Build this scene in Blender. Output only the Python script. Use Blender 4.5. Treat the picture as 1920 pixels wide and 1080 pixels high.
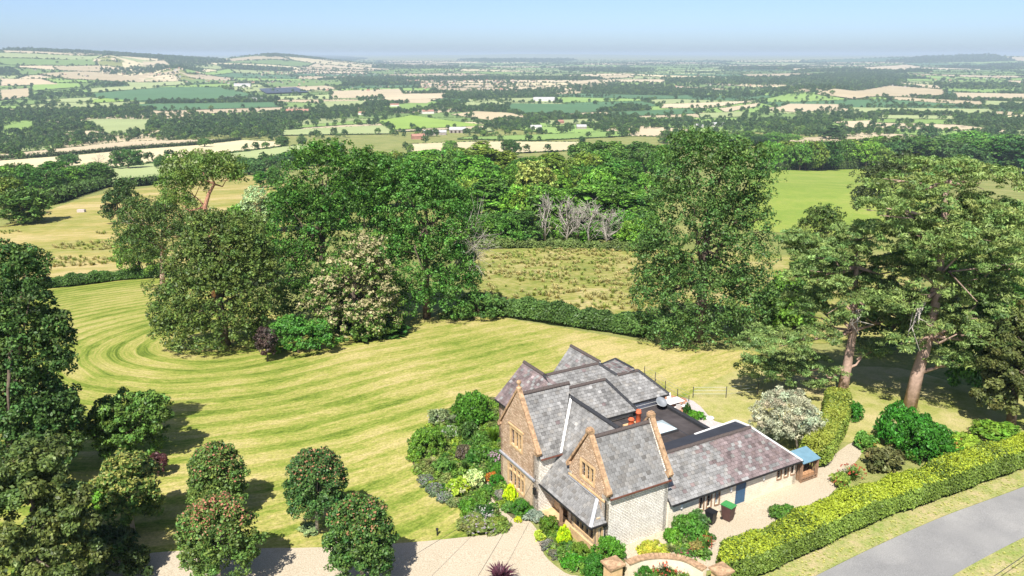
import bpy, bmesh, math, random
import numpy as np
from mathutils import Vector, Matrix
from mathutils.geometry import tessellate_polygon

for o in list(bpy.data.objects): bpy.data.objects.remove(o)
SC = bpy.context.scene
COL = SC.collection
R = math.radians
rng = np.random.default_rng(7)
random.seed(7)

# ---------------------------------------------------------------- camera, sky, sun, exposure
FPX, HY, CH = 1482.68, 101.91, 29.84            # focal length in photo pixels, horizon row, camera height
TH = math.atan2(540 - HY, FPX)
cam = bpy.data.cameras.new('camera'); cam.sensor_width = 36; cam.lens = 36 * FPX / 1920
cam.clip_start = 0.5; cam.clip_end = 120000
camo = bpy.data.objects.new('camera', cam); COL.objects.link(camo)
camo.location = (0, 0, CH); camo.rotation_euler = (math.pi / 2 - TH, 0, 0)
SC.camera = camo
SUN_AZ, SUN_EL = 196.0, 52.0
w = bpy.data.worlds.new('World'); SC.world = w; w.use_nodes = True
nt = w.node_tree
sky = nt.nodes.new('ShaderNodeTexSky'); sky.sky_type = 'NISHITA'; sky.sun_disc = False
sky.sun_elevation = R(SUN_EL); sky.sun_rotation = R(SUN_AZ)
sky.altitude = 0; sky.air_density = 0.5; sky.dust_density = 0.9; sky.ozone_density = 2.6
bg = nt.nodes['Background']; bg.inputs['Strength'].default_value = 0.112
nt.links.new(sky.outputs[0], bg.inputs['Color'])
sl = bpy.data.lights.new('sun', 'SUN'); sl.energy = 5.0; sl.angle = R(0.5); sl.color = (1.0, 0.955, 0.88)
so = bpy.data.objects.new('sun', sl); COL.objects.link(so)
sv = Vector((math.sin(R(SUN_AZ)) * math.cos(R(SUN_EL)), math.cos(R(SUN_AZ)) * math.cos(R(SUN_EL)), math.sin(R(SUN_EL))))
so.rotation_euler = (-sv).to_track_quat('-Z', 'Y').to_euler(); so.location = (0, 0, 200)
SC.view_settings.view_transform = 'Standard'; SC.view_settings.look = 'None'
SC.view_settings.exposure = 0.66; SC.view_settings.gamma = 1.0
SC.render.engine = 'CYCLES'
SC.cycles.use_denoising = True
SC.cycles.max_bounces = 5; SC.cycles.diffuse_bounces = 2; SC.cycles.glossy_bounces = 2
SC.cycles.transmission_bounces = 2; SC.cycles.transparent_max_bounces = 4; SC.cycles.volume_bounces = 0
SC.cycles.caustics_reflective = False; SC.cycles.caustics_refractive = False

# ---------------------------------------------------------------- terrain
KN = [(0, -3), (25, -1.6), (36, -.75), (42, -.45), (50, -.3), (62, -.2), (75, -.7), (95, -2.2), (120, -5), (170, -12), (240, -17),
      (330, -22), (450, -36), (600, -53), (800, -70), (1100, -88), (1600, -110), (2200, -117), (3000, -119), (5000, -119.5),
      (8000, -112), (12000, -95), (20000, -62), (30000, -28), (46000, -5)]
_lr = np.linspace(0, math.log(46001), 5000)
def _pchip(xk, yk, x):
    xk = np.array(xk, float); yk = np.array(yk, float); h = np.diff(xk); d = np.diff(yk) / h
    m = np.zeros(len(xk)); m[0] = d[0]; m[-1] = d[-1]
    for i in range(1, len(xk) - 1):
        if d[i-1] * d[i] > 0:
            w1 = 2 * h[i] + h[i-1]; w2 = h[i] + 2 * h[i-1]; m[i] = (w1 + w2) / (w1 / d[i-1] + w2 / d[i])
    i = np.clip(np.searchsorted(xk, x) - 1, 0, len(h) - 1); t = (x - xk[i]) / h[i]
    return (yk[i] * (1 + 2*t) * (1-t)**2 + h[i]*m[i]*t*(1-t)**2 + yk[i+1]*t*t*(3-2*t) + h[i]*m[i+1]*t*t*(t-1))
_lz = _pchip([math.log(1 + k[0]) for k in KN], [k[1] for k in KN], _lr)
def paz(px): return math.atan2(px - 960, math.hypot(FPX, 540 - HY))
#       centre px column, width px, r0, radial log-width, amplitude
HILLS = [(500, 70, 9000, .20, 78), (600, 90, 9300, .2, 62), (300, 190, 8200, .34, 92), (40, 170, 7600, .36, 100), (-250, 200, 7600, .36, 110),
         (330, 34, 5200, .09, 52), (205, 25, 6300, .08, 40), (120, 80, 4300, .16, 26), (420, 90, 3900, .12, 12),
         (960, 120, 27000, .10, 60), (1130, 160, 28000, .1, 44), (800, 60, 29000, .1, 40), (1780, 170, 15500, .16, 62), (2100, 200, 15000, .16, 66),
         (1540, 75, 3300, .09, 26), (1640, 90, 3000, .08, 16), (1600, 130, 6500, .16, 18), (1150, 90, 6000, .12, 14), (850, 110, 7200, .12, 16)]
def T(x, y):
    x = np.asarray(x, float); y = np.asarray(y, float)
    r = np.hypot(x, y); z = np.interp(np.log1p(r), _lr, _lz)
    az = np.arctan2(x, y); lg = np.log(np.maximum(r, 1))
    far = r > 1500
    if np.any(far):
        b = np.zeros_like(z)
        for px, wp, r0, sr, A in HILLS:
            a0 = paz(px); sa = wp / 1546.0
            b = b + A * np.exp(-((az - a0) / sa) ** 2 - ((lg - math.log(r0)) / sr) ** 2)
        b = b + 5 * np.sin(x / 610.) * np.cos(y / 830.) * np.clip((r - 1500) / 2000, 0, 1)
        z = z + np.where(far, b, 0)
    return z
def ray(px, py):
    a = (px - 960) / FPX; b = (540 - py) / FPX
    return np.array([a, math.cos(TH) + b * math.sin(TH), -math.sin(TH) + b * math.cos(TH)])
def G(px, py):
    """where the sight line of a photo pixel first meets the terrain"""
    d = ray(px, py); t = np.geomspace(15, 70000, 700)
    for k in range(3):
        below = CH + d[2] * t < T(d[0] * t, d[1] * t); i = int(np.argmax(below)) if below.any() else len(t) - 1
        t = np.linspace(t[max(i - 1, 0)], t[i], 40)
    q = d * t[-1] if k < 0 else d * float(t[len(t) // 2])
    return np.array([q[0], q[1], float(T(q[0], q[1]))])
def at_depth(px, py, Y):
    d = ray(px, py); return np.array([d[0] * Y / d[1], Y, CH + d[2] * Y / d[1]])
def at_z(px, py, z):
    d = ray(px, py); t = (z - CH) / d[2]; return np.array([d[0] * t, d[1] * t, z])
def mpp(p):   # metres per photo pixel at a point
    return (p[1] * math.cos(TH) - (p[2] - CH) * math.sin(TH)) / FPX

# ---------------------------------------------------------------- materials
def nmat(name):
    m = bpy.data.materials.new(name); m.use_nodes = True; n = m.node_tree
    return m, n, n.nodes['Principled BSDF']
def setp(b, rough=.8, spec=.3, metal=0):
    b.inputs['Roughness'].default_value = rough; b.inputs['Specular IOR Level'].default_value = spec; b.inputs['Metallic'].default_value = metal
def N(n, t, **kw):
    x = n.nodes.new(t)
    for k, v in kw.items():
        if k in x.inputs: x.inputs[k].default_value = v
        else: setattr(x, k, v)
    return x
def noise(n, scale, detail=4, coord=None, rough=.6):
    t = N(n, 'ShaderNodeTexNoise'); t.inputs['Scale'].default_value = scale; t.inputs['Detail'].default_value = detail; t.inputs['Roughness'].default_value = rough
    if coord is not None: n.links.new(coord, t.inputs['Vector'])
    return t.outputs['Fac']
def ramp(n, fac, stops):
    r = N(n, 'ShaderNodeValToRGB'); cr = r.color_ramp
    while len(cr.elements) < len(stops): cr.elements.new(.5)
    for e, (p, c) in zip(cr.elements, stops): e.position = p; e.color = (*c, 1)
    n.links.new(fac, r.inputs[0]); return r.outputs[0]
def mixc(n, fac, a, b, mode='MIX'):
    m = N(n, 'ShaderNodeMix'); m.data_type = 'RGBA'; m.blend_type = mode
    for s, v in ((0, fac), (6, a), (7, b)):
        if isinstance(v, (int, float)): m.inputs[s].default_value = v
        elif isinstance(v, tuple): m.inputs[s].default_value = (*v, 1)
        else: n.links.new(v, m.inputs[s])
    return m.outputs[2]
def math_(n, op, a, b=None, c=None):
    m = N(n, 'ShaderNodeMath'); m.operation = op
    for i, v in enumerate((a, b, c)):
        if v is None: continue
        if isinstance(v, (int, float)): m.inputs[i].default_value = v
        else: n.links.new(v, m.inputs[i])
    return m.outputs[0]
def bump(n, b, h, strength=.4, dist=.02):
    bn = N(n, 'ShaderNodeBump'); bn.inputs['Strength'].default_value = strength; bn.inputs['Distance'].default_value = dist
    n.links.new(h, bn.inputs['Height']); n.links.new(bn.outputs[0], b.inputs['Normal'])
def wpos(n): return N(n, 'ShaderNodeNewGeometry').outputs['Position']
def ocoord(n): return N(n, 'ShaderNodeTexCoord').outputs['Object']
M = {}
def plain(name, c, rough=.7, spec=.3, var=.12, scale=3., metal=0, bmp=0):
    m, n, b = nmat(name); setp(b, rough, spec, metal)
    f = noise(n, scale, 5, ocoord(n))
    n.links.new(ramp(n, f, [(.3, tuple(x * (1 - var) for x in c)), (.7, tuple(min(1, x * (1 + var)) for x in c))]), b.inputs['Base Color'])
    if bmp: bump(n, b, f, .5, bmp)
    M[name] = m; return m
def leafmat(name, trans=.16, rough=.5, spec=.3):
    m, n, b = nmat(name); setp(b, rough, spec)
    at = N(n, 'ShaderNodeAttribute'); at.attribute_name = 'Col'
    oi = N(n, 'ShaderNodeObjectInfo')
    c = mixc(n, 1.0, at.outputs['Color'], oi.outputs['Color'], 'MULTIPLY')
    hs = N(n, 'ShaderNodeHueSaturation'); n.links.new(c, hs.inputs['Color'])
    n.links.new(math_(n, 'MULTIPLY_ADD', oi.outputs['Random'], .30, .85), hs.inputs['Value'])
    n.links.new(math_(n, 'MULTIPLY_ADD', oi.outputs['Random'], -.03, .515), hs.inputs['Hue'])
    n.links.new(hs.outputs[0], b.inputs['Base Color'])
    tr = N(n, 'ShaderNodeBsdfTranslucent'); n.links.new(hs.outputs[0], tr.inputs['Color'])
    mx = N(n, 'ShaderNodeMixShader'); mx.inputs[0].default_value = trans
    n.links.new(b.outputs[0], mx.inputs[1]); n.links.new(tr.outputs[0], mx.inputs[2])
    n.links.new(mx.outputs[0], n.nodes['Material Output'].inputs['Surface'])
    M[name] = m
leafmat('leaf'); leafmat('petal', .3, .6, .2)
def attrmat(name, rough=.7, spec=.4, nscale=6., var=.25, bmp=.01, tint=False):
    m, n, b = nmat(name); setp(b, rough, spec)
    at = N(n, 'ShaderNodeAttribute'); at.attribute_name = 'Col'
    f = noise(n, nscale, 6, wpos(n) if tint else ocoord(n))
    c = mixc(n, 1., at.outputs['Color'], ramp(n, f, [(.28, (1 - var,) * 3), (.72, (1 + var,) * 3)]), 'MULTIPLY')
    n.links.new(c, b.inputs['Base Color'])
    if bmp: bump(n, b, f, .5, bmp)
    M[name] = m
attrmat('slate', .55, .45, 1.6, .42, .01)
attrmat('field', .95, .05, .012, .10, 0, True)
attrmat('town', .9, .1, .5, .1, 0)
def stonewall(name, c1, c2, mort, rowh=.12, bw=.38, bs=.9):
    m, n, b = nmat(name); setp(b, .9, .15)
    uv = N(n, 'ShaderNodeTexCoord').outputs['UV']
    nz = N(n, 'ShaderNodeTexNoise'); nz.inputs['Scale'].default_value = 2.2; nz.inputs['Detail'].default_value = 3; n.links.new(uv, nz.inputs['Vector'])
    mv = N(n, 'ShaderNodeVectorMath'); mv.operation = 'MULTIPLY_ADD'; n.links.new(nz.outputs['Color'], mv.inputs[0]); mv.inputs[1].default_value = (.10, .07, 0); n.links.new(uv, mv.inputs[2])
    br = N(n, 'ShaderNodeTexBrick'); n.links.new(mv.outputs[0], br.inputs['Vector'])
    br.inputs['Scale'].default_value = 1; br.inputs['Brick Width'].default_value = bw; br.inputs['Row Height'].default_value = rowh
    br.inputs['Mortar Size'].default_value = .016; br.inputs['Mortar Smooth'].default_value = .4; br.offset = .43; br.squash = .7; br.squash_frequency = 3
    br.inputs['Color1'].default_value = (*c1, 1); br.inputs['Color2'].default_value = (*c2, 1); br.inputs['Mortar'].default_value = (*mort, 1)
    f = noise(n, 1.3, 6, uv)
    c = mixc(n, 1., br.outputs['Color'], ramp(n, f, [(.25, (.80, .78, .74)), (.75, (1.12, 1.11, 1.09))]), 'MULTIPLY')
    n.links.new(c, b.inputs['Base Color'])
    h = math_(n, 'ADD', math_(n, 'MULTIPLY', br.outputs['Fac'], -1.), math_(n, 'MULTIPLY', noise(n, 14, 5, uv), .5))
    bump(n, b, h, bs, .05)
    M[name] = m
stonewall('ham_stone', (.84, .64, .47), (.52, .34, .22), (.36, .25, .17), .105, .30, 1.3)
stonewall('ham_lower', (.78, .62, .44), (.62, .46, .30), (.55, .43, .30), .11, .34, 1.)
stonewall('pale_stone', (.95, .92, .86), (.88, .84, .76), (.58, .52, .44), .115, .38, 1.2)
stonewall('cream_stone', (.86, .78, .65), (.80, .72, .58), (.72, .64, .51), .15, .40, .5)
plain('dressed', (.60, .41, .22), .85, .2, .22, 2.5, bmp=.02)
plain('coping', (.40, .26, .155), .9, .15, .48, 4.5, bmp=.03)
plain('ridge', (.085, .068, .062), .75, .3, .35, 3., bmp=.01)
plain('hip_dark', (.035, .036, .04), .6, .4, .2, 3.)
plain('lead', (.34, .35, .38), .5, .4, .2, 4.)
plain('white_paint', (.80, .79, .76), .6, .3, .05)
plain('glass', (.018, .022, .026), .06, .6, .3, 1.)
plain('pale_glass', (.30, .36, .40), .1, .6, .2, 1.)
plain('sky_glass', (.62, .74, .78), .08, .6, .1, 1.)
plain('door_blue', (.035, .10, .19), .5, .4, .1)
plain('gutter', (.02, .02, .022), .4, .4, .1)
plain('gutter_brown', (.16, .06, .04), .5, .4, .2)
plain('felt', (.060, .052, .052), .8, .25, .45, .8, bmp=.01)
plain('felt_new', (.040, .043, .055), .7, .3, .15, 1.)
plain('terracotta', (.55, .13, .06), .8, .2, .15)
plain('render_cream', (.74, .64, .48), .9, .1, .1)
plain('plastic_black', (.018, .019, .022), .45, .4, .15)
plain('plastic_green', (.06, .27, .08), .45, .4, .1)
plain('plastic_brown', (.085, .045, .04), .55, .3, .2)
plain('pink_print', (.55, .33, .33), .7, .2, .1)
plain('wood', (.30, .19, .12), .85, .15, .3, 5.)
plain('wood_dark', (.05, .032, .022), .9, .1, .3, 5.)
plain('logs', (.42, .24, .13), .9, .1, .35, 6.)
plain('blue_roof', (.15, .27, .34), .55, .3, .12, 2.)
plain('paving', (.42, .22, .14), .9, .1, .2, 3.)
plain('road_dust', (.40, .36, .29), .95, .1, .35, 2.5)
plain('gravel_grey', (.50, .44, .42), .95, .1, .25, 9.)
plain('metal_grey', (.45, .47, .48), .4, .5, .1, 3., .6)
plain('metal_dark', (.05, .05, .055), .5, .4, .1)
plain('white_furn', (.78, .77, .76), .6, .3, .06)
plain('bark', (.13, .10, .075), .95, .1, .4, 3., bmp=.05)
plain('bark_grey', (.36, .31, .27), .95, .1, .25, 3., bmp=.04)
plain('bark_pine', (.40, .28, .22), .95, .1, .35, 2., bmp=.06)
plain('bark_red', (.42, .22, .15), .95, .1, .3, 2.5, bmp=.04)
plain('dead_wood', (.38, .345, .30), .95, .1, .2, 3.)
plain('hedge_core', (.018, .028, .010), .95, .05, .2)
plain('soil', (.13, .12, .06), .98, .05, .3, 2.)
plain('barn_roof', (.42, .41, .40), .7, .2, .12, .3)
plain('barn_wall', (.32, .28, .25), .9, .1, .2, .3)
plain('house_red', (.36, .19, .14), .9, .1, .15, .3)
plain('house_white', (.72, .68, .62), .9, .1, .1, .3)
plain('solar', (.06, .07, .09), .5, .5, .1, .3)

def gravel():
    m, n, b = nmat('gravel'); setp(b, .95, .1); p = wpos(n)
    f1 = noise(n, .35, 5, p); f2 = noise(n, 14., 3, p)
    c = ramp(n, f1, [(.3, (.43, .365, .26)), (.7, (.50, .43, .32))])
    c = mixc(n, .55, c, ramp(n, f2, [(.35, (.27, .22, .15)), (.5, (.47, .40, .295)), (.68, (.62, .545, .43))]))
    n.links.new(c, b.inputs['Base Color']); bump(n, b, f2, .6, .03); M['gravel'] = m
gravel()
def asphalt():
    m, n, b = nmat('asphalt'); setp(b, .9, .2); p = wpos(n)
    c = ramp(n, noise(n, .35, 8, p, .7), [(.25, (.19, .187, .18)), (.45, (.255, .25, .24)), (.75, (.31, .303, .288))])
    c = mixc(n, .4, c, ramp(n, noise(n, 18., 3, p), [(.35, (.18, .18, .18)), (.65, (.40, .40, .40))]))
    vo = N(n, 'ShaderNodeTexVoronoi'); vo.feature = 'DISTANCE_TO_EDGE'; vo.inputs['Scale'].default_value = .22; nz = N(n, 'ShaderNodeTexNoise'); nz.inputs['Scale'].default_value = .8; n.links.new(p, nz.inputs['Vector']); n.links.new(mixc(n, .25, p, nz.outputs['Color']), vo.inputs['Vector'])
    c = mixc(n, 1., c, ramp(n, noise(n, .16, 3, p), [(.40, (.86, .86, .86)), (.60, (1.08, 1.07, 1.05))]), 'MULTIPLY')
    n.links.new(c, b.inputs['Base Color']); M['asphalt'] = m
asphalt()
def grassmat(name, a, b_, c_, s1=.12, s2=1.6, stretch=(1, 1, 1), fine=9.):
    m, n, b = nmat(name); setp(b, .95, .08); p = wpos(n)
    mp = N(n, 'ShaderNodeMapping'); mp.inputs['Scale'].default_value = stretch; n.links.new(p, mp.inputs['Vector'])
    f1 = noise(n, s1, 6, mp.outputs[0], .65); f2 = noise(n, s2, 5, mp.outputs[0], .7)
    c = ramp(n, f1, [(.40, a), (.5, b_), (.60, c_)])
    c2 = ramp(n, f2, [(.38, a), (.5, b_), (.62, c_)])
    c = mixc(n, .45, c, c2)
    f3 = noise(n, fine, 4, p)
    c = mixc(n, 1., c, ramp(n, f3, [(.3, (.72, .74, .70)), (.7, (1.22, 1.2, 1.2))]), 'MULTIPLY')
    n.links.new(c, b.inputs['Base Color']); bump(n, b, f3, .5, .06); M[name] = m
grassmat('grass_base', (.17, .21, .06), (.24, .26, .08), (.34, .32, .13), .05)
grassmat('rough_field', (.15, .205, .035), (.31, .30, .08), (.50, .41, .20), .10, .9)
grassmat('golden_field', (.22, .25, .055), (.38, .32, .105), (.52, .41, .21), .05, .5, (.4, 1, 1))
grassmat('green_field', (.19, .28, .05), (.245, .32, .06), (.31, .345, .085), .03, .4)
grassmat('verge', (.20, .27, .06), (.34, .33, .13), (.44, .36, .20), .4, 2.2)
grassmat('shade_lawn', (.24, .27, .06), (.38, .36, .13), (.50, .42, .22), .1, .7)
def lawn(A, az, period):
    m, n, b = nmat('lawn'); setp(b, .95, .08); p = wpos(n)
    dx, dy = math.sin(az), math.cos(az)
    sp = N(n, 'ShaderNodeSeparateXYZ'); n.links.new(p, sp.inputs[0])
    wob = math_(n, 'MULTIPLY_ADD', noise(n, .07, 2, p), 2.2, -1.1)
    X = math_(n, 'SUBTRACT', sp.outputs[0], float(A[0])); Y = math_(n, 'SUBTRACT', sp.outputs[1], float(A[1]))
    s = math_(n, 'ADD', math_(n, 'MULTIPLY', X, dx), math_(n, 'MULTIPLY', Y, dy))
    tt = math_(n, 'SUBTRACT', math_(n, 'MULTIPLY', X, dy), math_(n, 'MULTIPLY', Y, dx))
    sm = math_(n, 'MINIMUM', s, 0.)
    d = math_(n, 'SQRT', math_(n, 'ADD', math_(n, 'MULTIPLY', sm, sm), math_(n, 'MULTIPLY', tt, tt)))
    d = math_(n, 'ADD', d, wob)
    st = math_(n, 'SINE', math_(n, 'MULTIPLY', d, 2 * math.pi / period))
    # mown rows: noise drawn out along the rows by using (distance, along) as coordinates
    cv = N(n, 'ShaderNodeCombineXYZ'); n.links.new(math_(n, 'MULTIPLY', d, 1.), cv.inputs[0]); n.links.new(math_(n, 'MULTIPLY', s, .16), cv.inputs[1])
    fr = noise(n, 1.5, 5, cv.outputs[0], .65)
    fb = noise(n, .07, 4, p)
    cv2 = N(n, 'ShaderNodeCombineXYZ'); n.links.new(math_(n, 'MULTIPLY', d, 3.2), cv2.inputs[0]); n.links.new(math_(n, 'MULTIPLY', s, .9), cv2.inputs[1])
    fr2 = noise(n, 1.4, 6, cv2.outputs[0], .75)
    sr = N(n, 'ShaderNodeMapRange'); sr.interpolation_type = 'SMOOTHSTEP'; n.links.new(st, sr.inputs[0]); sr.inputs[1].default_value = -.2; sr.inputs[2].default_value = .75; sr.inputs[3].default_value = .05; sr.inputs[4].default_value = -.14  # mown stripes; windrow shadows are put into the colour of their darker lines
    fade = math_(n, 'MINIMUM', math_(n, 'MAXIMUM', math_(n, 'MULTIPLY_ADD', s, -1 / 55., 1.05), .45), 1.)
    v = math_(n, 'ADD', math_(n, 'MULTIPLY', sr.outputs[0], fade), math_(n, 'MULTIPLY_ADD', fr, .85, -.425))
    v = math_(n, 'ADD', v, math_(n, 'MULTIPLY_ADD', fr2, 1.1, -.55))
    v = math_(n, 'ADD', v, math_(n, 'MULTIPLY_ADD', fb, 1.1, -.10))
    DR = G(1230, 700); ddx = math_(n, 'SUBTRACT', sp.outputs[0], float(DR[0])); ddy = math_(n, 'SUBTRACT', sp.outputs[1], float(DR[1]))
    dd = math_(n, 'ADD', math_(n, 'MULTIPLY', ddx, ddx), math_(n, 'MULTIPLY', ddy, ddy))
    v = math_(n, 'ADD', v, math_(n, 'MULTIPLY', math_(n, 'POWER', 2.718, math_(n, 'MULTIPLY', dd, -1 / 900.)), .16))
    c = ramp(n, v, [(.08, (.10, .15, .022)), (.29, (.205, .265, .045)), (.50, (.345, .335, .095)), (.80, (.51, .42, .20))])
    f3 = noise(n, 5., 6, p, .75)
    c = mixc(n, 1., c, ramp(n, f3, [(.32, (.60, .63, .55)), (.68, (1.32, 1.28, 1.22))]), 'MULTIPLY')
    n.links.new(c, b.inputs['Base Color']); bump(n, b, math_(n, 'ADD', f3, math_(n, 'MULTIPLY', st, .3)), .6, .08); M['lawn'] = m

# ---------------------------------------------------------------- mesh helpers
def npmesh(name, V, F, col=None, mat=None, smooth=False):
    V = np.ascontiguousarray(V, np.float32); F = np.ascontiguousarray(F, np.int32); k = F.shape[1]
    me = bpy.data.meshes.new(name); me.vertices.add(len(V)); me.vertices.foreach_set('co', V.ravel())
    me.loops.add(F.size); me.loops.foreach_set('vertex_index', F.ravel())
    me.polygons.add(len(F)); me.polygons.foreach_set('loop_start', np.arange(0, F.size, k, dtype=np.int32))
    if smooth: me.polygons.foreach_set('use_smooth', np.ones(len(F), bool))
    me.update(calc_edges=True)
    if col is not None: setcol(me, col)
    if mat: me.materials.append(M[mat])
    return me
def setcol(me, col):
    a = me.attributes.new('Col', 'FLOAT_COLOR', 'FACE'); c = np.ones((len(col), 4), np.float32); c[:, :3] = col
    a.data.foreach_set('color', c.ravel())
def ob(name, me, parent=None, loc=(0, 0, 0), rot=(0, 0, 0), scale=(1, 1, 1), color=None, kind=None):
    o = bpy.data.objects.new(name, me); COL.objects.link(o)
    if parent is not None: o.parent = parent
    o.location = loc; o.rotation_euler = rot; o.scale = scale
    if color is not None: o.color = (*color, 1)
    if kind: o['kind'] = kind
    return o
def tag(o, label, cat, group=None):
    o['label'] = label; o['category'] = cat
    if group: o['group'] = group
    return o
def thing(name, label, cat, loc=(0, 0, 0), rotz=0, group=None):
    o = bpy.data.objects.new(name, None); COL.objects.link(o); o.empty_display_size = .3
    o.location = loc; o.rotation_euler = (0, 0, rotz)
    return tag(o, label, cat, group)
class MB:
    def __init__(s): s.v = []; s.f = []; s.uv = None
    def poly(s, pts):
        i = len(s.v); s.v += [tuple(p) for p in pts]; s.f.append(tuple(range(i, i + len(pts))))
    def prism(s, pts, off):
        """closed prism of polygon pts pushed along vector off"""
        off = Vector(off); a = [Vector(p) for p in pts]; b = [p + off for p in a]; i = len(s.v); n = len(a)
        s.v += [tuple(p) for p in a + b]
        s.f.append(tuple(range(i + n - 1, i - 1, -1))); s.f.append(tuple(range(i + n, i + 2 * n)))
        for k in range(n): j = (k + 1) % n; s.f.append((i + k, i + j, i + n + j, i + n + k))
    def box(s, x0, x1, y0, y1, z0, z1): s.prism([(x0, y0, z0), (x1, y0, z0), (x1, y1, z0), (x0, y1, z0)], (0, 0, z1 - z0))
    def bar(s, p, q, w, h, up=(0, 0, 1)):
        p = Vector(p); q = Vector(q); d = (q - p).normalized(); u = Vector(up); sd = d.cross(u)
        if sd.length < 1e-4: sd = d.cross(Vector((1, 0, 0)))
        sd.normalize(); u2 = sd.cross(d)
        a = [p + sd * w / 2 * i + u2 * h / 2 * j for i, j in ((-1, -1), (1, -1), (1, 1), (-1, 1))]
        s.prism(a, q - p)
    def tube(s, pts, rad, n=8, cap=True):
        pts = [Vector(p) for p in pts]; rings = []
        for i, p in enumerate(pts):
            d = (pts[min(i + 1, len(pts) - 1)] - pts[max(i - 1, 0)]).normalized()
            a = d.cross(Vector((.3, .9, .1))).normalized(); b = d.cross(a); i0 = len(s.v); r = rad[i] if hasattr(rad, '__len__') else rad
            s.v += [tuple(p + a * r * math.cos(2 * math.pi * k / n) + b * r * math.sin(2 * math.pi * k / n)) for k in range(n)]; rings.append(i0)
        for a, b in zip(rings, rings[1:]):
            for k in range(n): j = (k + 1) % n; s.f.append((a + k, a + j, b + j, b + k))
        if cap: s.f.append(tuple(range(rings[0] + n - 1, rings[0] - 1, -1))); s.f.append(tuple(range(rings[-1], rings[-1] + n)))
    def lathe(s, prof, n=14, c=(0, 0, 0)):
        i0 = len(s.v)
        for r, z in prof: s.v += [(c[0] + r * math.cos(2 * math.pi * k / n), c[1] + r * math.sin(2 * math.pi * k / n), c[2] + z) for k in range(n)]
        for a in range(len(prof) - 1):
            for k in range(n): j = (k + 1) % n; s.f.append((i0 + a * n + k, i0 + a * n + j, i0 + (a + 1) * n + j, i0 + (a + 1) * n + k))
        s.f.append(tuple(range(i0 + n - 1, i0 - 1, -1))); e = i0 + (len(prof) - 1) * n; s.f.append(tuple(range(e, e + n)))
    def mesh(s, name, mat, smooth=False):
        me = bpy.data.meshes.new(name); me.from_pydata(s.v, [], s.f); me.materials.append(M[mat]); me.update()
        if smooth: me.polygons.foreach_set('use_smooth', np.ones(len(me.polygons), bool))
        return me
    def build(s, name, mat, parent=None, smooth=False, **kw): return ob(name, s.mesh(name, mat, smooth), parent, **kw)

def spline(pts, n=6, closed=True):
    pts = [np.array(p[:2], float) for p in pts]; out = []; L = len(pts)
    for i in range(L if closed else L - 1):
        g = lambda k: pts[k % L] if closed else pts[min(max(k, 0), L - 1)]
        p0, p1, p2, p3 = g(i - 1), g(i), g(i + 1), g(i + 2)
        for k in range(n):
            t = k / n; out.append(.5 * (2 * p1 + (p2 - p0) * t + (2 * p0 - 5 * p1 + 4 * p2 - p3) * t * t + (3 * p1 - p0 - 3 * p2 + p3) * t ** 3))
    if not closed: out.append(pts[-1])
    return out
def drape_mesh(name, xy, res, off, mat):
    """polygon laid over the terrain, off metres above it"""
    bm = bmesh.new(); vs = [bm.verts.new((p[0], p[1], 0)) for p in xy]
    tri = tessellate_polygon([[Vector((p[0], p[1], 0)) for p in xy]])
    for t in tri:
        try: bm.faces.new([vs[i] for i in t])
        except ValueError: pass
    for _ in range(9):
        es = [e for e in bm.edges if e.calc_length() > (res(e.verts[0].co) if callable(res) else res)]
        if not es: break
        bmesh.ops.subdivide_edges(bm, edges=es, cuts=1); bmesh.ops.triangulate(bm, faces=[f for f in bm.faces if len(f.verts) > 3])
    co = np.array([v.co for v in bm.verts]); z = T(co[:, 0], co[:, 1]) + off
    for v, zz in zip(bm.verts, z): v.co.z = zz
    bmesh.ops.recalc_face_normals(bm, faces=bm.faces)
    if sum(f.normal.z for f in bm.faces) < 0: bmesh.ops.reverse_faces(bm, faces=bm.faces)
    me = bpy.data.meshes.new(name); bm.to_mesh(me); bm.free()
    if mat: me.materials.append(M[mat])
    return me
def sheet(name, px, mat, off, res=2.5, smooth=4):
    xy = [G(*p)[:2] for p in px]
    if smooth: xy = spline(xy, smooth)
    return ob(name, drape_mesh(name, xy, res, off, mat), kind='structure')

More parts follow.
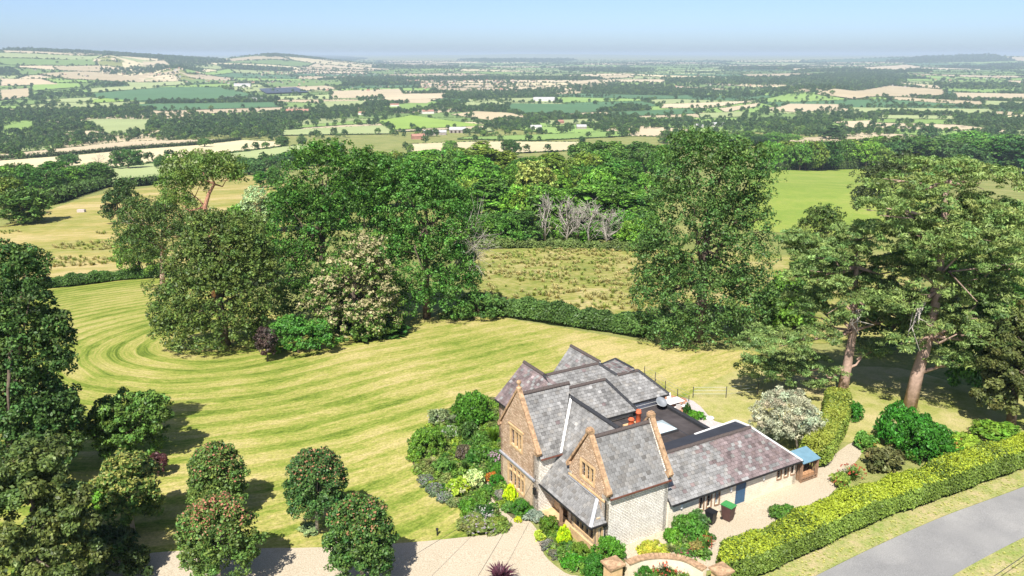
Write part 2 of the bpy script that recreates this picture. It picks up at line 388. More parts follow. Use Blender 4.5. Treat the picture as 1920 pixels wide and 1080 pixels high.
# ---------------------------------------------------------------- foliage helpers
def unit(v): return v / np.maximum(np.linalg.norm(v, axis=-1, keepdims=True), 1e-9)
def leaf_quads(P, Nn, S, asp, g):
    t = unit(np.cross(Nn, g.normal(size=P.shape))); b = np.cross(Nn, t); S = S[:, None]
    V = np.stack([P + t * S, P + b * S * asp, P - t * S, P - b * S * asp], 1).reshape(-1, 3)
    return V, np.arange(len(V), dtype=np.int32).reshape(-1, 4)
def crown_mesh(name, blobs, n_leaf, leaf, puff, seed=0, c0=(.06, .11, .02), c1=(.12, .19, .035), asp=.6, tip=None, tipz=None, tipp=.5, up=.35, flat=.8, inner=.25, mat='leaf', rag=.16, dens=2.6):
    """leaf-sized faces gathered in clumps over the volume of the given ellipsoids (x,y,z,rx,ry,rz)"""
    g = np.random.default_rng(seed); B = np.array(blobs, float)
    wgt = (B[:, 3] * B[:, 4] + B[:, 3] * B[:, 5] + B[:, 4] * B[:, 5]); wgt /= wgt.sum()
    area = 4 * math.pi * (B[:, 3] * B[:, 4] + B[:, 3] * B[:, 5] + B[:, 4] * B[:, 5]).sum() / 3
    n_p = max(6, int(area / (puff * puff * dens)))
    k = g.choice(len(B), n_p, p=wgt); d = unit(g.normal(size=(n_p, 3))); d[:, 2] = np.where(d[:, 2] < -.55, -d[:, 2], d[:, 2])
    rr = np.where(g.random(n_p) < inner, g.uniform(.3, .75, n_p), np.where(g.random(n_p) < rag, g.uniform(1.02, 1.17, n_p), g.uniform(.78, 1.03, n_p)))
    C = B[k, :3] + d * B[k, 3:] * rr[:, None]
    keep = np.ones(n_p, bool)
    for i in range(len(B)):
        q = np.linalg.norm((C - B[i, :3]) / B[i, 3:], axis=1); keep &= ~((q < .5) & (k != i))
    C = C[keep]; d = d[keep]; n_p = len(C)
    pr = puff * g.uniform(.6, 1.25, n_p); pb = g.uniform(.68, 1.3, n_p); ph = g.normal(0, .05, n_p)
    w2 = pr ** 2; j = g.choice(n_p, n_leaf, p=w2 / w2.sum())
    e = unit(g.normal(size=(n_leaf, 3)) + d[j] * .45 + np.array([0, 0, .25]))
    P = C[j] + e * (pr[j] * g.uniform(.55, 1.05, n_leaf))[:, None] * np.array([1, 1, flat])
    Nn = unit(e * .55 + np.array([0, 0, up]) + g.normal(size=(n_leaf, 3)) * .5)
    V, F = leaf_quads(P, Nn, leaf * g.uniform(.45, 1.4, n_leaf), asp, g)
    t = g.random(n_leaf)[:, None]; col = np.array(c0) * (1 - t) + np.array(c1) * t
    col = np.array([1.50, 1.80, 1.30]) * col * (pb[j] * g.uniform(.70, 1.30, n_leaf))[:, None]; col[:, 0] *= 1 + ph[j] * 2
    if tip is not None:
        zlo, zhi = P[:, 2].min(), P[:, 2].max(); h = (P[:, 2] - zlo) / (zhi - zlo)
        outer = (np.einsum('ij,ij->i', e, np.array([[0, 0, 1.]]).repeat(n_leaf, 0)) > -.1)
        th = tipz if tipz is not None else 0.
        sel = outer & (g.random(n_leaf) < tipp * np.clip((h - th) / .3, 0, 1)) & (g.random(n_p)[j] < .8)
        tc = np.array(tip) * g.uniform(.75, 1.2, sel.sum())[:, None]; col[sel] = tc
    return npmesh(name, V, F, col, mat)
def limbs_mesh(name, lines, mat, n=7):
    b = MB()
    for pts, rad in lines: b.tube(pts, rad, n)
    return b.mesh(name, mat, True)
def auto_limbs(blobs, h, r0, seed, base=(0, 0, -.3), extra=10, lean=(0, 0)):
    g = np.random.default_rng(seed); B = np.array(blobs, float); top = B[:, 2].max(); cx = (B[:, 0] * B[:, 3]).sum() / B[:, 3].sum(); cy = (B[:, 1] * B[:, 3]).sum() / B[:, 3].sum()
    mid = np.array([base[0] * .6 + cx * .4, base[1] * .6 + cy * .4, h * .38]); tp = np.array([cx, cy, h * .8])
    L = [([base, tuple(mid * .5 + np.array(base) * .5), tuple(mid), tuple((mid + tp) / 2 + g.normal(0, .2, 3)), tuple(tp)], [r0 * 1.25, r0, r0 * .8, r0 * .45, r0 * .15])]
    for i in range(extra):
        b = B[g.integers(len(B))]; d = unit(g.normal(size=3)); d[2] = abs(d[2]); e = b[:3] + d * b[3:] * .85; s = mid + (tp - mid) * g.uniform(-.25, .7)
        m = (s + e) / 2 + g.normal(0, .06 * h / 2, 3); L.append(([tuple(s), tuple(m), tuple(e)], [r0 * .35, r0 * .2, r0 * .05]))
    return L
def pxblobs(base, L, depth=.8, jit=0., seed=0):
    """blobs measured in the photo (px, py, w, h) at the trunk's own distance, relative to its base"""
    g = np.random.default_rng(seed); out = []
    for b in L:
        c = at_depth(b[0], b[1], base[1] + (g.uniform(-jit, jit) if jit else 0)); s = mpp(c)
        rx = b[2] * s / 2; rz = b[3] * s / 2 / math.cos(TH); out.append((c[0] - base[0], c[1] - base[1], c[2] - base[2], rx, max(rx * depth, rz * .6), rz))
    return out
def tree(name, label, cat, loc, crown, trunk, rotz=0, scale=1., group=None, color=None, tmat=None):
    t = thing(name, label, cat, loc, rotz, group); sc = scale if hasattr(scale, '__len__') else (scale,) * 3
    ob('crown', crown, t, scale=sc, color=color); ob('trunk', trunk, t, scale=sc)
    return t
#--SETTING--
# ---------------------------------------------------------------- the ground
def ground():
    rs = list(np.arange(4, 130, 1.5)); r = 130.
    while r < 45000: rs.append(r); r *= 1.024
    rs.append(45000.); rs = np.array(rs)
    fine = np.radians(np.arange(-46, 46.01, .5)); back = np.radians(np.arange(52, 313, 6.)); az = np.concatenate([fine, back]); na = len(az)
    A, RR = np.meshgrid(az, rs); X = RR * np.sin(A); Y = RR * np.cos(A); Z = T(X, Y)
    V = np.stack([X, Y, Z], -1).reshape(-1, 3); V = np.vstack([V, [[0, 0, float(T(0, 0))]]])
    i = np.arange(len(rs) - 1)[:, None] * na; j = np.arange(na)[None]; j2 = (j + 1) % na
    F = np.stack([i + j, i + na + j, i + na + j2, i + j2], -1).reshape(-1, 4)
    c = len(V) - 1; jj = np.arange(na); F2 = np.stack([np.full(na, c), jj, (jj + 1) % na, np.full(na, c)], 1)
    o = ob('ground', npmesh('ground', V, F, None, 'grass_base', True), kind='structure')
ground()
A_LAWN = G(440, 632)
lawn(A_LAWN, R(52), 3.0)
sheet('lawn', [(-200, 1010), (-40, 800), (60, 560), (100, 538), (290, 520), (420, 540), (560, 600), (880, 592), (1000, 606), (1200, 640), (1300, 655), (1420, 660), (1420, 700),
               (1330, 740), (1250, 745), (1100, 760), (1020, 860), (960, 975), (870, 1008), (740, 1021), (600, 1028), (480, 1030), (330, 1035), (200, 1045), (0, 1080)], 'lawn', .012, 3., 5)
sheet('garden_lawn', [(1300, 735), (1400, 690), (1480, 700), (1560, 690), (1680, 690), (1800, 720), (1960, 760), (2100, 800), (2040, 850), (1900, 850), (1800, 860), (1640, 850), (1600, 830), (1500, 830), (1420, 810), (1330, 800), (1290, 780)], 'shade_lawn', .016, 3., 4)
sheet('rush_field', [(900, 470), (1000, 462), (1190, 462), (1300, 470), (1500, 480), (1700, 500), (1720, 600), (1600, 640), (1400, 640), (1200, 620), (1000, 590), (900, 575)], 'rough_field', .03, 5., 4)
sheet('hay_field', [(-100, 470), (0, 425), (90, 395), (200, 363), (320, 345), (460, 330), (540, 345), (560, 400), (480, 470), (300, 500), (230, 506), (100, 520), (-100, 520)], 'golden_field', .05, 8., 4)
sheet('green_field', [(1400, 318), (1450, 316), (1640, 313), (1760, 320), (1760, 380), (1640, 440), (1500, 440), (1400, 430)], 'green_field', .06, 12., 0)
sheet('driveway', [(190, 1052), (255, 1041), (330, 1034), (480, 1029), (600, 1027), (740, 1020), (870, 1008), (930, 1000), (960, 978), (985, 972), (1010, 1000), (1020, 1040), (1060, 1075), (1100, 1092), (1130, 1200), (900, 1260), (500, 1260), (200, 1200)], 'gravel', .035, 2., 4)
sheet('yard', [(1120, 1060), (1165, 1030), (1240, 985), (1377, 930), (1490, 895), (1530, 880), (1590, 834), (1612, 832), (1616, 850), (1590, 885), (1560, 925), (1520, 960), (1460, 1000), (1400, 1040), (1330, 1070), (1230, 1085), (1150, 1085)], 'gravel', .035, 2., 3)
sheet('garden_path', [(905, 900), (915, 900), (917, 925), (935, 950), (960, 972), (975, 985), (955, 992), (935, 970), (915, 945), (903, 920)], 'gravel', .045, 1., 3)
sheet('flower_border', [(774, 835), (802, 808), (834, 780), (872, 752), (930, 745), (950, 780), (960, 860), (1000, 960), (975, 985), (940, 996), (890, 998), (866, 955), (800, 914), (774, 870)], 'soil', .022, 2., 3)
sheet('road', [(1420, 1135), (1530, 1080), (1644, 1024), (1761, 972), (1844, 941), (1920, 913), (2100, 850), (2200, 880), (2060, 945), (1920, 1008), (1789, 1078), (1660, 1160), (1500, 1220)], 'asphalt', .03, 2., 4)
sheet('verge', [(1380, 1120), (1447, 1070), (1555, 1018), (1650, 974), (1755, 938), (1833, 907), (1920, 877), (2100, 815), (2100, 849), (1920, 912), (1844, 940), (1761, 971), (1644, 1023), (1530, 1079), (1440, 1125)], 'verge', .025, 2., 3)
sheet('roadside_bank', [(1789, 1079), (1920, 1009), (2060, 946), (2200, 900), (2200, 1100), (1900, 1240), (1700, 1200)], 'verge', .025, 2., 3)
sheet('patio', [(1210, 790), (1240, 770), (1245, 745), (1300, 752), (1340, 790), (1385, 800), (1330, 830)], 'gravel_grey', .03, 2., 3)
sheet('terrace', [(1235, 765), (1240, 738), (1286, 748), (1300, 775), (1280, 790)], 'paving', .06, 2., 0)

# ---------------------------------------------------------------- fields of the vale
CR = (.53, .44, .29); PT = (.50, .41, .27); YL = (.57, .49, .30); PG = (.33, .38, .17); GR = (.22, .33, .09); DG = (.085, .17, .075); BG = (.26, .38, .08); TN = (.46, .38, .24); MG = (.17, .25, .08)
FIELDS = [  # photo outline of each field that can be told apart, colour
 (PT, [(-60, 298), (0, 292), (233, 267), (383, 263), (447, 263), (367, 272), (247, 280), (143, 291), (-60, 306)]),
 (YL, [(-60, 308), (143, 293), (247, 283), (370, 274), (457, 264), (520, 267), (533, 275), (467, 283), (333, 300), (197, 318), (80, 327), (-60, 328)]),
 (PG, [(197, 320), (333, 302), (467, 285), (560, 273), (640, 270), (640, 284), (470, 302), (320, 338), (205, 345)]),
 (PG, [(143, 229), (180, 224), (290, 225), (277, 250), (215, 256), (180, 243)]), (GR, [(0, 240), (33, 232), (75, 228), (60, 250), (0, 258)]),
 (DG, [(165, 178), (300, 165), (420, 165), (480, 180), (370, 190), (245, 190), (165, 183)]), (BG, [(165, 190), (270, 177), (320, 183), (325, 187), (170, 195)]),
 (DG, [(250, 197), (510, 193), (530, 202), (300, 209), (240, 203)]), (PG, [(165, 168), (300, 160), (295, 166), (170, 175)]), (GR, [(330, 188), (420, 186), (420, 192), (335, 193)]),
 (TN, [(70, 140), (160, 135), (330, 143), (340, 152), (230, 155), (130, 150)]), (TN, [(100, 126), (190, 125), (188, 136), (110, 133)]), (CR, [(160, 113), (215, 110), (220, 116), (165, 118)]),
 (CR, [(255, 116), (310, 115), (320, 124), (262, 124)]), (TN, [(0, 170), (55, 167), (60, 182), (0, 190)]), (PT, [(0, 149), (75, 149), (110, 160), (0, 163)]), (GR, [(60, 160), (150, 158), (155, 165), (60, 172)]),
 (CR, [(250, 143), (330, 142), (335, 154), (255, 155)]), (PG, [(230, 155), (345, 153), (350, 160), (240, 164)]), (GR, [(345, 131), (430, 130), (440, 137), (350, 138)]),
 (BG, [(707, 228), (770, 217), (915, 237), (738, 245)]), (CR, [(740, 246), (915, 237), (912, 242), (748, 248)]), (PG, [(520, 246), (725, 236), (740, 252), (530, 255)]), (GR, [(525, 240), (705, 225), (706, 231), (527, 244)]),
 (CR, [(620, 172), (750, 168), (760, 178), (690, 185), (620, 186)]), (CR, [(706, 178), (850, 176), (830, 186), (720, 190)]), (PT, [(680, 188), (820, 187), (800, 195), (690, 194)]),
 (TN, [(845, 216), (890, 210), (960, 213), (1010, 228), (940, 230)]), (DG, [(945, 205), (960, 195), (1165, 198), (1160, 208), (1010, 218), (950, 213)]), (DG, [(1140, 212), (1290, 205), (1310, 214), (1160, 220)]),
 (GR, [(870, 259), (1170, 247), (1175, 256), (1000, 265), (860, 262)]), (YL, [(760, 272), (900, 267), (1090, 268), (1080, 283), (810, 296), (770, 290)]), (PG, [(870, 243), (920, 241), (925, 247), (872, 250)]),
 (PG, [(1010, 228), (1110, 224), (1130, 232), (1040, 236)]), (PG, [(850, 200), (930, 190), (945, 196), (880, 207)]), (GR, [(690, 205), (800, 190), (840, 195), (770, 210)]),
 (TN, [(1530, 178), (1670, 161), (1775, 170), (1770, 185), (1600, 187)]), (CR, [(1785, 175), (1960, 178), (1960, 191), (1785, 188)]), (PT, [(1680, 156), (1760, 162), (1765, 168), (1690, 163)]),
 (CR, [(1440, 208), (1480, 196), (1575, 197), (1575, 207), (1490, 212)]), (CR, [(1347, 205), (1425, 194), (1420, 201), (1360, 212)]), (CR, [(1240, 197), (1420, 190), (1330, 204), (1240, 204)]),
 (PG, [(1590, 203), (1865, 206), (1865, 216), (1600, 214)]), (CR, [(1563, 230), (1640, 227), (1635, 240), (1600, 242)]), (TN, [(1430, 263), (1560, 257), (1690, 260), (1825, 268), (1750, 276), (1440, 271)]),
 (PG, [(1640, 217), (1800, 219), (1790, 225), (1650, 224)]), (PG, [(1310, 214), (1400, 210), (1395, 220), (1315, 224)]), (GR, [(1290, 240), (1370, 243), (1365, 250), (1295, 250)]),
 (PG, [(1840, 190), (1930, 193), (1930, 200), (1845, 198)]), (PT, [(1610, 128), (1700, 122), (1730, 127), (1700, 136), (1620, 135)]), (CR, [(1480, 130), (1570, 128), (1575, 132), (1490, 134)]),
 (MG, [(480, 155), (640, 150), (650, 160), (500, 165)]), (CR, [(500, 163), (600, 160), (640, 168), (560, 172)]), (PG, [(600, 192), (690, 190), (690, 200), (610, 205)]),
 (TN, [(1120, 145), (1180, 141), (1190, 146), (1130, 150)]), (CR, [(1060, 155), (1120, 150), (1130, 157), (1070, 160)])]
HEDGE = []     # outlines that carry hedgerows
for c, pxp in FIELDS:
    xy = [G(*p)[:2] for p in pxp]; HEDGE.append(xy)
    sg = [np.hypot(p[0], p[1]) for p in xy]
    me = drape_mesh('field', xy, lambda v: max(25., .035 * math.hypot(v.x, v.y)), .5 + .0009 * float(np.mean(sg)), 'field')
    setcol(me, np.tile(np.array(c) * rng.uniform(.92, 1.08), (len(me.polygons), 1)))
    ob('field', me, kind='structure')
# patchwork beyond: cells of a jittered lattice, growing with distance
def patchwork():
    seeds = []; r = 1500.
    while r < 13500:
        step = .085 * r + 60; n = int(1.25 * r / step)
        for k in range(n):
            a = -.66 + 1.32 * (k + .5 + rng.uniform(-.28, .28)) / n; q = r * (1 + rng.uniform(-.03, .03)) + rng.uniform(-.2, .2) * step
            seeds.append((q * math.sin(a), q * math.cos(a), step))
        r += step * .9
    S = np.array(seeds); VV, FF, CC = [], [], []; nv = 0; wood = []
    pal = [CR, PT, YL, PG, GR, MG, PG, TN, GR, DG, MG]
    for i, (x, y, st) in enumerate(S):
        if math.hypot(x, y) < 1500: continue
        h = st * 1.1; poly = [np.array(p) for p in ((x - h, y - h), (x + h, y - h), (x + h, y + h), (x - h, y + h))]
        d2 = (S[:, 0] - x) ** 2 + (S[:, 1] - y) ** 2
        for k in np.argsort(d2)[1:16]:
            m = np.array([(S[k, 0] + x) / 2, (S[k, 1] + y) / 2]); nn = np.array([S[k, 0] - x, S[k, 1] - y]); out = []
            for a, b in zip(poly, poly[1:] + poly[:1]):
                da, db = (a - m) @ nn, (b - m) @ nn
                if da <= 0: out.append(a)
                if da * db < 0: out.append(a + (b - a) * da / (da - db))
            poly = out
            if len(poly) < 3: break
        if len(poly) < 3: continue
        HEDGE.append(poly)
        c = np.array(pal[rng.integers(len(pal))]) * rng.uniform(.85, 1.12)
        if rng.random() < .14: wood.append(poly); c = np.array(MG) * .6
        dist = math.hypot(x, y); ring = [np.array([x, y])]; K = 3
        B = []
        for a, b in zip(poly, poly[1:] + poly[:1]):
            for t in range(K): B.append(a + (b - a) * t / K)
        B = np.array(B); nb = len(B); ctr = B.mean(0)
        P = np.vstack([ctr[None], ctr + (B - ctr) * .5, B]); z = T(P[:, 0], P[:, 1]) + .35 + .0004 * dist
        VV.append(np.column_stack([P, z])); f = []
        for k in range(nb):
            j = (k + 1) % nb; f.append((0, 1 + k, 1 + j)); f.append((1 + k, 1 + nb + k, 1 + nb + j)); f.append((1 + k, 1 + nb + j, 1 + j))
        FF.append(np.array(f) + nv); nv += len(P); CC.append(np.tile(c, (len(f), 1)))
    ob('farmland', npmesh('farmland', np.vstack(VV), np.vstack(FF), np.vstack(CC), 'field'), kind='structure')
    return wood
WOODCELLS = patchwork()

# ---------------------------------------------------------------- far trees, hedgerows, town (too many and too small to count)
def scatter(name, pts, scl, src, tints=None):
    """one object: copies of the source meshes at the given points"""
    n = len(pts); me = bpy.data.meshes.new(name); me.vertices.add(n); me.vertices.foreach_set('co', np.ascontiguousarray(pts, np.float32).ravel())
    for nm, ty, da in (('scl', 'FLOAT', scl), ('rot', 'FLOAT', rng.uniform(0, 6.28, n)), ('var', 'INT', rng.integers(0, len(src), n))):
        a = me.attributes.new(nm, ty, 'POINT'); a.data.foreach_set('value', np.ascontiguousarray(da, np.float32 if ty == 'FLOAT' else np.int32))
    o = ob(name, me, kind='stuff')
    ng = bpy.data.node_groups.new(name, 'GeometryNodeTree'); ng.is_modifier = True
    ng.interface.new_socket('Geometry', in_out='INPUT', socket_type='NodeSocketGeometry'); ng.interface.new_socket('Geometry', in_out='OUTPUT', socket_type='NodeSocketGeometry')
    gi = ng.nodes.new('NodeGroupInput'); go = ng.nodes.new('NodeGroupOutput'); jn = ng.nodes.new('GeometryNodeJoinGeometry')
    def named(nm, ty):
        x = ng.nodes.new('GeometryNodeInputNamedAttribute'); x.data_type = ty; x.inputs['Name'].default_value = nm; return x.outputs['Attribute']
    va, sa, ra = named('var', 'INT'), named('scl', 'FLOAT'), named('rot', 'FLOAT')
    cx = ng.nodes.new('ShaderNodeCombineXYZ'); ng.links.new(ra, cx.inputs[2])
    for i, s in enumerate(src):
        oi = ng.nodes.new('GeometryNodeObjectInfo'); oi.inputs['Object'].default_value = s; oi.inputs['As Instance'].default_value = True
        cp = ng.nodes.new('FunctionNodeCompare'); cp.data_type = 'INT'; cp.operation = 'EQUAL'; ng.links.new(va, cp.inputs[2]); cp.inputs[3].default_value = i
        ip = ng.nodes.new('GeometryNodeInstanceOnPoints'); ng.links.new(gi.outputs[0], ip.inputs['Points']); ng.links.new(cp.outputs[0], ip.inputs['Selection'])
        ng.links.new(oi.outputs['Geometry'], ip.inputs['Instance']); ng.links.new(cx.outputs[0], ip.inputs['Rotation']); ng.links.new(sa, ip.inputs['Scale'])
        ng.links.new(ip.outputs[0], jn.inputs[0])
    ng.links.new(jn.outputs[0], go.inputs[0]); md = o.modifiers.new('scatter', 'NODES'); md.node_group = ng
    return o
def src(name, me): return bpy.data.objects.new(name, me)      # not linked to the scene, only copied from
def lowtree(seed, c0, c1, tall=1.0, n=260):
    g = np.random.default_rng(seed)
    bl = [(0, 0, 5.5 * tall, 4.6, 4.6, 4.6 * tall)] + [(g.uniform(-2.6, 2.6), g.uniform(-2.6, 2.6), g.uniform(4, 8.5) * tall, g.uniform(2, 3), g.uniform(2, 3), g.uniform(1.8, 2.8)) for _ in range(5)]
    return crown_mesh('far_tree', bl, n, 1.0, 1.7, seed, c0, c1, .8)
FT = [src('far_tree', lowtree(100 + i, tuple(.8 * v for v in c[0]), tuple(.9 * v for v in c[1]), t)) for i, (c, t) in enumerate([(((.030, .055, .015), (.05, .085, .022)), 1.), (((.035, .06, .02), (.06, .09, .03)), 1.25), (((.07, .11, .025), (.11, .15, .035)), .9), (((.025, .05, .016), (.045, .075, .022)), 1.1)])]
HB = [src('far_bush', crown_mesh('far_bush', [(0, 0, 1.2, 4, 1.6, 1.6), (2, .5, 1.5, 2, 1.5, 1.5)], 60, 1.0, 1.3, 140 + i, (.035, .06, .018), (.06, .09, .028), .8)) for i in range(2)]
tp, ts, hp_, hs = [], [], [], []
for poly in HEDGE:
    n = len(poly)
    for k in range(n):
        a, b = np.array(poly[k]), np.array(poly[(k + 1) % n]); L = np.linalg.norm(b - a); d = np.linalg.norm((a + b) / 2)
        st = max(5., d * .0032); m = int(L / st)
        for t in range(m):
            q = a + (b - a) * (t + rng.random()) / max(m, 1); q = q + rng.normal(0, .6, 2); hp_.append(q); hs.append(rng.uniform(.7, 1.2) * max(1., st / 6))
        dens = .010 if d < 1500 else .015
        for t in range(rng.poisson(L * dens * (.4 if d > 5000 else 1))):
            q = a + (b - a) * rng.random() + rng.normal(0, 2, 2); tp.append(q); ts.append(rng.uniform(.6, 1.25) * (1 + max(0, d - 5000) / 9000))
def inpoly(poly, x, y):
    c = False; n = len(poly); j = n - 1
    for i in range(n):
        if (poly[i][1] > y) != (poly[j][1] > y) and x < (poly[j][0] - poly[i][0]) * (y - poly[i][1]) / (poly[j][1] - poly[i][1]) + poly[i][0]: c = not c
        j = i
    return c
def fill(poly, step, jit=.45):
    P = np.array(poly); out = []; lo, hi = P.min(0), P.max(0)
    for x in np.arange(lo[0], hi[0], step):
        for y in np.arange(lo[1], hi[1], step):
            q = np.array([x, y]) + rng.uniform(-jit, jit, 2) * step
            if inpoly(poly, q[0], q[1]): out.append(q)
    return out
for poly in WOODCELLS:
    d = np.linalg.norm(np.mean(poly, 0)); s = max(15., d * .0042)
    for q in fill(poly, s): tp.append(q); ts.append(rng.uniform(.85, 1.3) * max(1., s / 17))
WOODS = [  # woods and tree belts of the vale, outlines in the photo at ground level
 [(0, 212), (80, 207), (150, 216), (290, 218), (420, 219), (520, 215), (640, 212), (640, 222), (520, 228), (410, 222), (290, 226), (140, 228), (0, 232)],
 [(0, 300), (0, 262), (70, 256), (140, 250), (205, 258), (215, 265), (150, 275), (60, 290)], [(285, 258), (330, 240), (430, 240), (515, 245), (515, 262), (400, 260), (300, 268)],
 [(520, 214), (600, 205), (700, 205), (780, 212), (720, 220), (600, 225)], [(640, 205), (700, 200), (880, 203), (870, 210), (760, 214), (650, 216)],
 [(160, 161), (240, 158), (240, 166), (165, 170)], [(45, 180), (160, 175), (165, 182), (60, 190)], [(190, 132), (260, 128), (380, 130), (380, 140), (260, 142), (195, 140)], [(440, 104), (520, 100), (600, 104), (690, 110), (600, 112), (500, 108)], [(290, 128), (390, 126), (385, 116), (300, 112)],
 [(1400, 183), (1450, 168), (1540, 160), (1640, 163), (1680, 175), (1560, 180)], [(1280, 175), (1400, 170), (1420, 185), (1300, 187)], [(1580, 205), (1650, 200), (1880, 203), (1900, 210), (1700, 208)],
 [(1300, 235), (1450, 225), (1560, 225), (1560, 240), (1460, 250), (1320, 245)], [(1480, 247), (1620, 245), (1720, 250), (1640, 256), (1500, 256)], [(1090, 236), (1300, 225), (1310, 238), (1120, 246)],
 [(1240, 150), (1500, 146), (1700, 152), (1700, 160), (1400, 162), (1250, 160)], [(1060, 165), (1260, 160), (1270, 170), (1080, 174)], [(880, 175), (1060, 168), (1060, 178), (900, 182)],
 [(1640, 160), (1920, 160), (1920, 168), (1760, 168)], [(640, 150), (760, 146), (760, 160), (640, 165)], [(900, 230), (1010, 234), (1020, 242), (930, 244)], [(1500, 215), (1600, 212), (1600, 226), (1510, 224)],
 [(440, 320), (560, 300), (640, 290), (640, 300), (560, 318), (460, 335)], [(1650, 275), (1800, 262), (1960, 262), (1960, 285), (1820, 292), (1680, 292)]]
for w_ in WOODS:
    poly = [G(*p)[:2] for p in w_]; d = np.linalg.norm(np.mean(poly, 0)); s = max(17., min(d * .0085, 36.))
    for q in fill(poly, s): tp.append(q); ts.append(rng.uniform(.55, 1.1) * max(1., s / 20))
for k in range(2000):     # single trees and copses scattered over the vale
    a = rng.uniform(-.64, .64); r = math.exp(rng.uniform(math.log(1300), math.log(13000))); c = np.array([r * math.sin(a), r * math.cos(a)])
    for t in range(rng.integers(1, 5)): tp.append(c + rng.normal(0, 12, 2)); ts.append(rng.uniform(.6, 1.2) * (1 + max(0, r - 4000) / 9000))
fields_xy = [(np.array(h), np.array(h).min(0), np.array(h).max(0)) for h in HEDGE[:len(FIELDS)]]
def in_field(q):
    for P, lo, hi in fields_xy:
        if lo[0] < q[0] < hi[0] and lo[1] < q[1] < hi[1]:
            c = P.mean(0)
            if inpoly(c + (P - c) * .93, q[0], q[1]): return True
    return False
kp = [i for i, q in enumerate(tp) if math.hypot(*q) > 560 and not in_field(q)]
TP = np.array([tp[i] for i in kp]); TS = np.array([ts[i] for i in kp])
kh = [i for i, q in enumerate(hp_) if not in_field(q)]
HP = np.array([hp_[i] for i in kh]); HS = np.array([hs[i] for i in kh])
scatter('distant_hedgerows', np.column_stack([HP, T(HP[:, 0], HP[:, 1])]), HS * .62, HB)
TOWNTREES = []
def town():
    V, F, C = [], [], []; nv = 0
    spots = [(rng.normal(800, 110), rng.normal(150, 7), 520), (0, 0, 0)]
    L = [(rng.normal(790, 115), rng.normal(150, 8)) for _ in range(280)] + [(rng.normal(470, 40), rng.normal(156, 3)) for _ in range(30)] + [(rng.normal(570, 40), rng.normal(136, 3)) for _ in range(90)] + [(rng.uniform(1100, 1900), rng.uniform(125, 165)) for _ in range(120)] + [(rng.uniform(0, 450), rng.uniform(115, 150)) for _ in range(50)]
    for px, py in L:
        if py < 126: continue
        p = G(px, py); a = rng.uniform(0, 3.1)
        for _ in range(2): TOWNTREES.append(p[:2] + rng.normal(0, 28, 2)); l, wd, h = rng.uniform(4, 8), rng.uniform(3, 4.5), rng.uniform(4, 6); ca, sa = math.cos(a), math.sin(a)
        loc = np.array([(-l, -wd, -1), (l, -wd, -1), (l, wd, -1), (-l, wd, -1), (-l, -wd, h), (l, -wd, h), (l, wd, h), (-l, wd, h), (-l, 0, h + 4), (l, 0, h + 4)])
        q = np.column_stack([loc[:, 0] * ca - loc[:, 1] * sa, loc[:, 0] * sa + loc[:, 1] * ca, loc[:, 2]]) + p
        V.append(q); f = np.array([(0, 1, 5, 4), (1, 2, 6, 5), (2, 3, 7, 6), (3, 0, 4, 7), (4, 5, 9, 8), (6, 7, 8, 9), (4, 8, 7, 7), (5, 6, 9, 9)]); F.append(f + nv); nv += 10
        wc = np.array([(.50, .47, .42), (.42, .35, .28), (.55, .54, .51), (.38, .27, .21)][rng.integers(4)]); rc = np.array([(.34, .17, .12), (.26, .22, .2), (.4, .24, .17)][rng.integers(3)])
        C.append(np.array([wc] * 4 + [rc] * 2 + [wc] * 2))
    V = np.vstack(V); F = np.vstack(F); C = np.vstack(C)
    me = bpy.data.meshes.new('distant_town'); me.from_pydata(V.tolist(), [], [tuple(dict.fromkeys(f)) for f in F.tolist()]); setcol(me, C); me.materials.append(M['town'])
    ob('distant_town', me, kind='stuff')
town()
TP = np.vstack([TP, np.array(TOWNTREES)]); TS = np.concatenate([TS, rng.uniform(.7, 1.2, len(TOWNTREES))])
scatter('distant_trees', np.column_stack([TP, T(TP[:, 0], TP[:, 1]) - .3]), TS, FT)
def haze():
    b = MB(); b.box(-46500, 46500, -46500, 46500, -124, 92)
    m = bpy.data.materials.new('haze'); m.use_nodes = True; n = m.node_tree; n.nodes.clear()
    out = n.nodes.new('ShaderNodeOutputMaterial'); v = n.nodes.new('ShaderNodeVolumePrincipled')
    v.inputs['Color'].default_value = (.72, .87, 1., 1); v.inputs['Density'].default_value = 8e-5; v.inputs['Anisotropy'].default_value = 0.
    n.links.new(v.outputs[0], out.inputs['Volume']); M['haze'] = m
    b.build('haze', 'haze', kind='stuff')
haze()
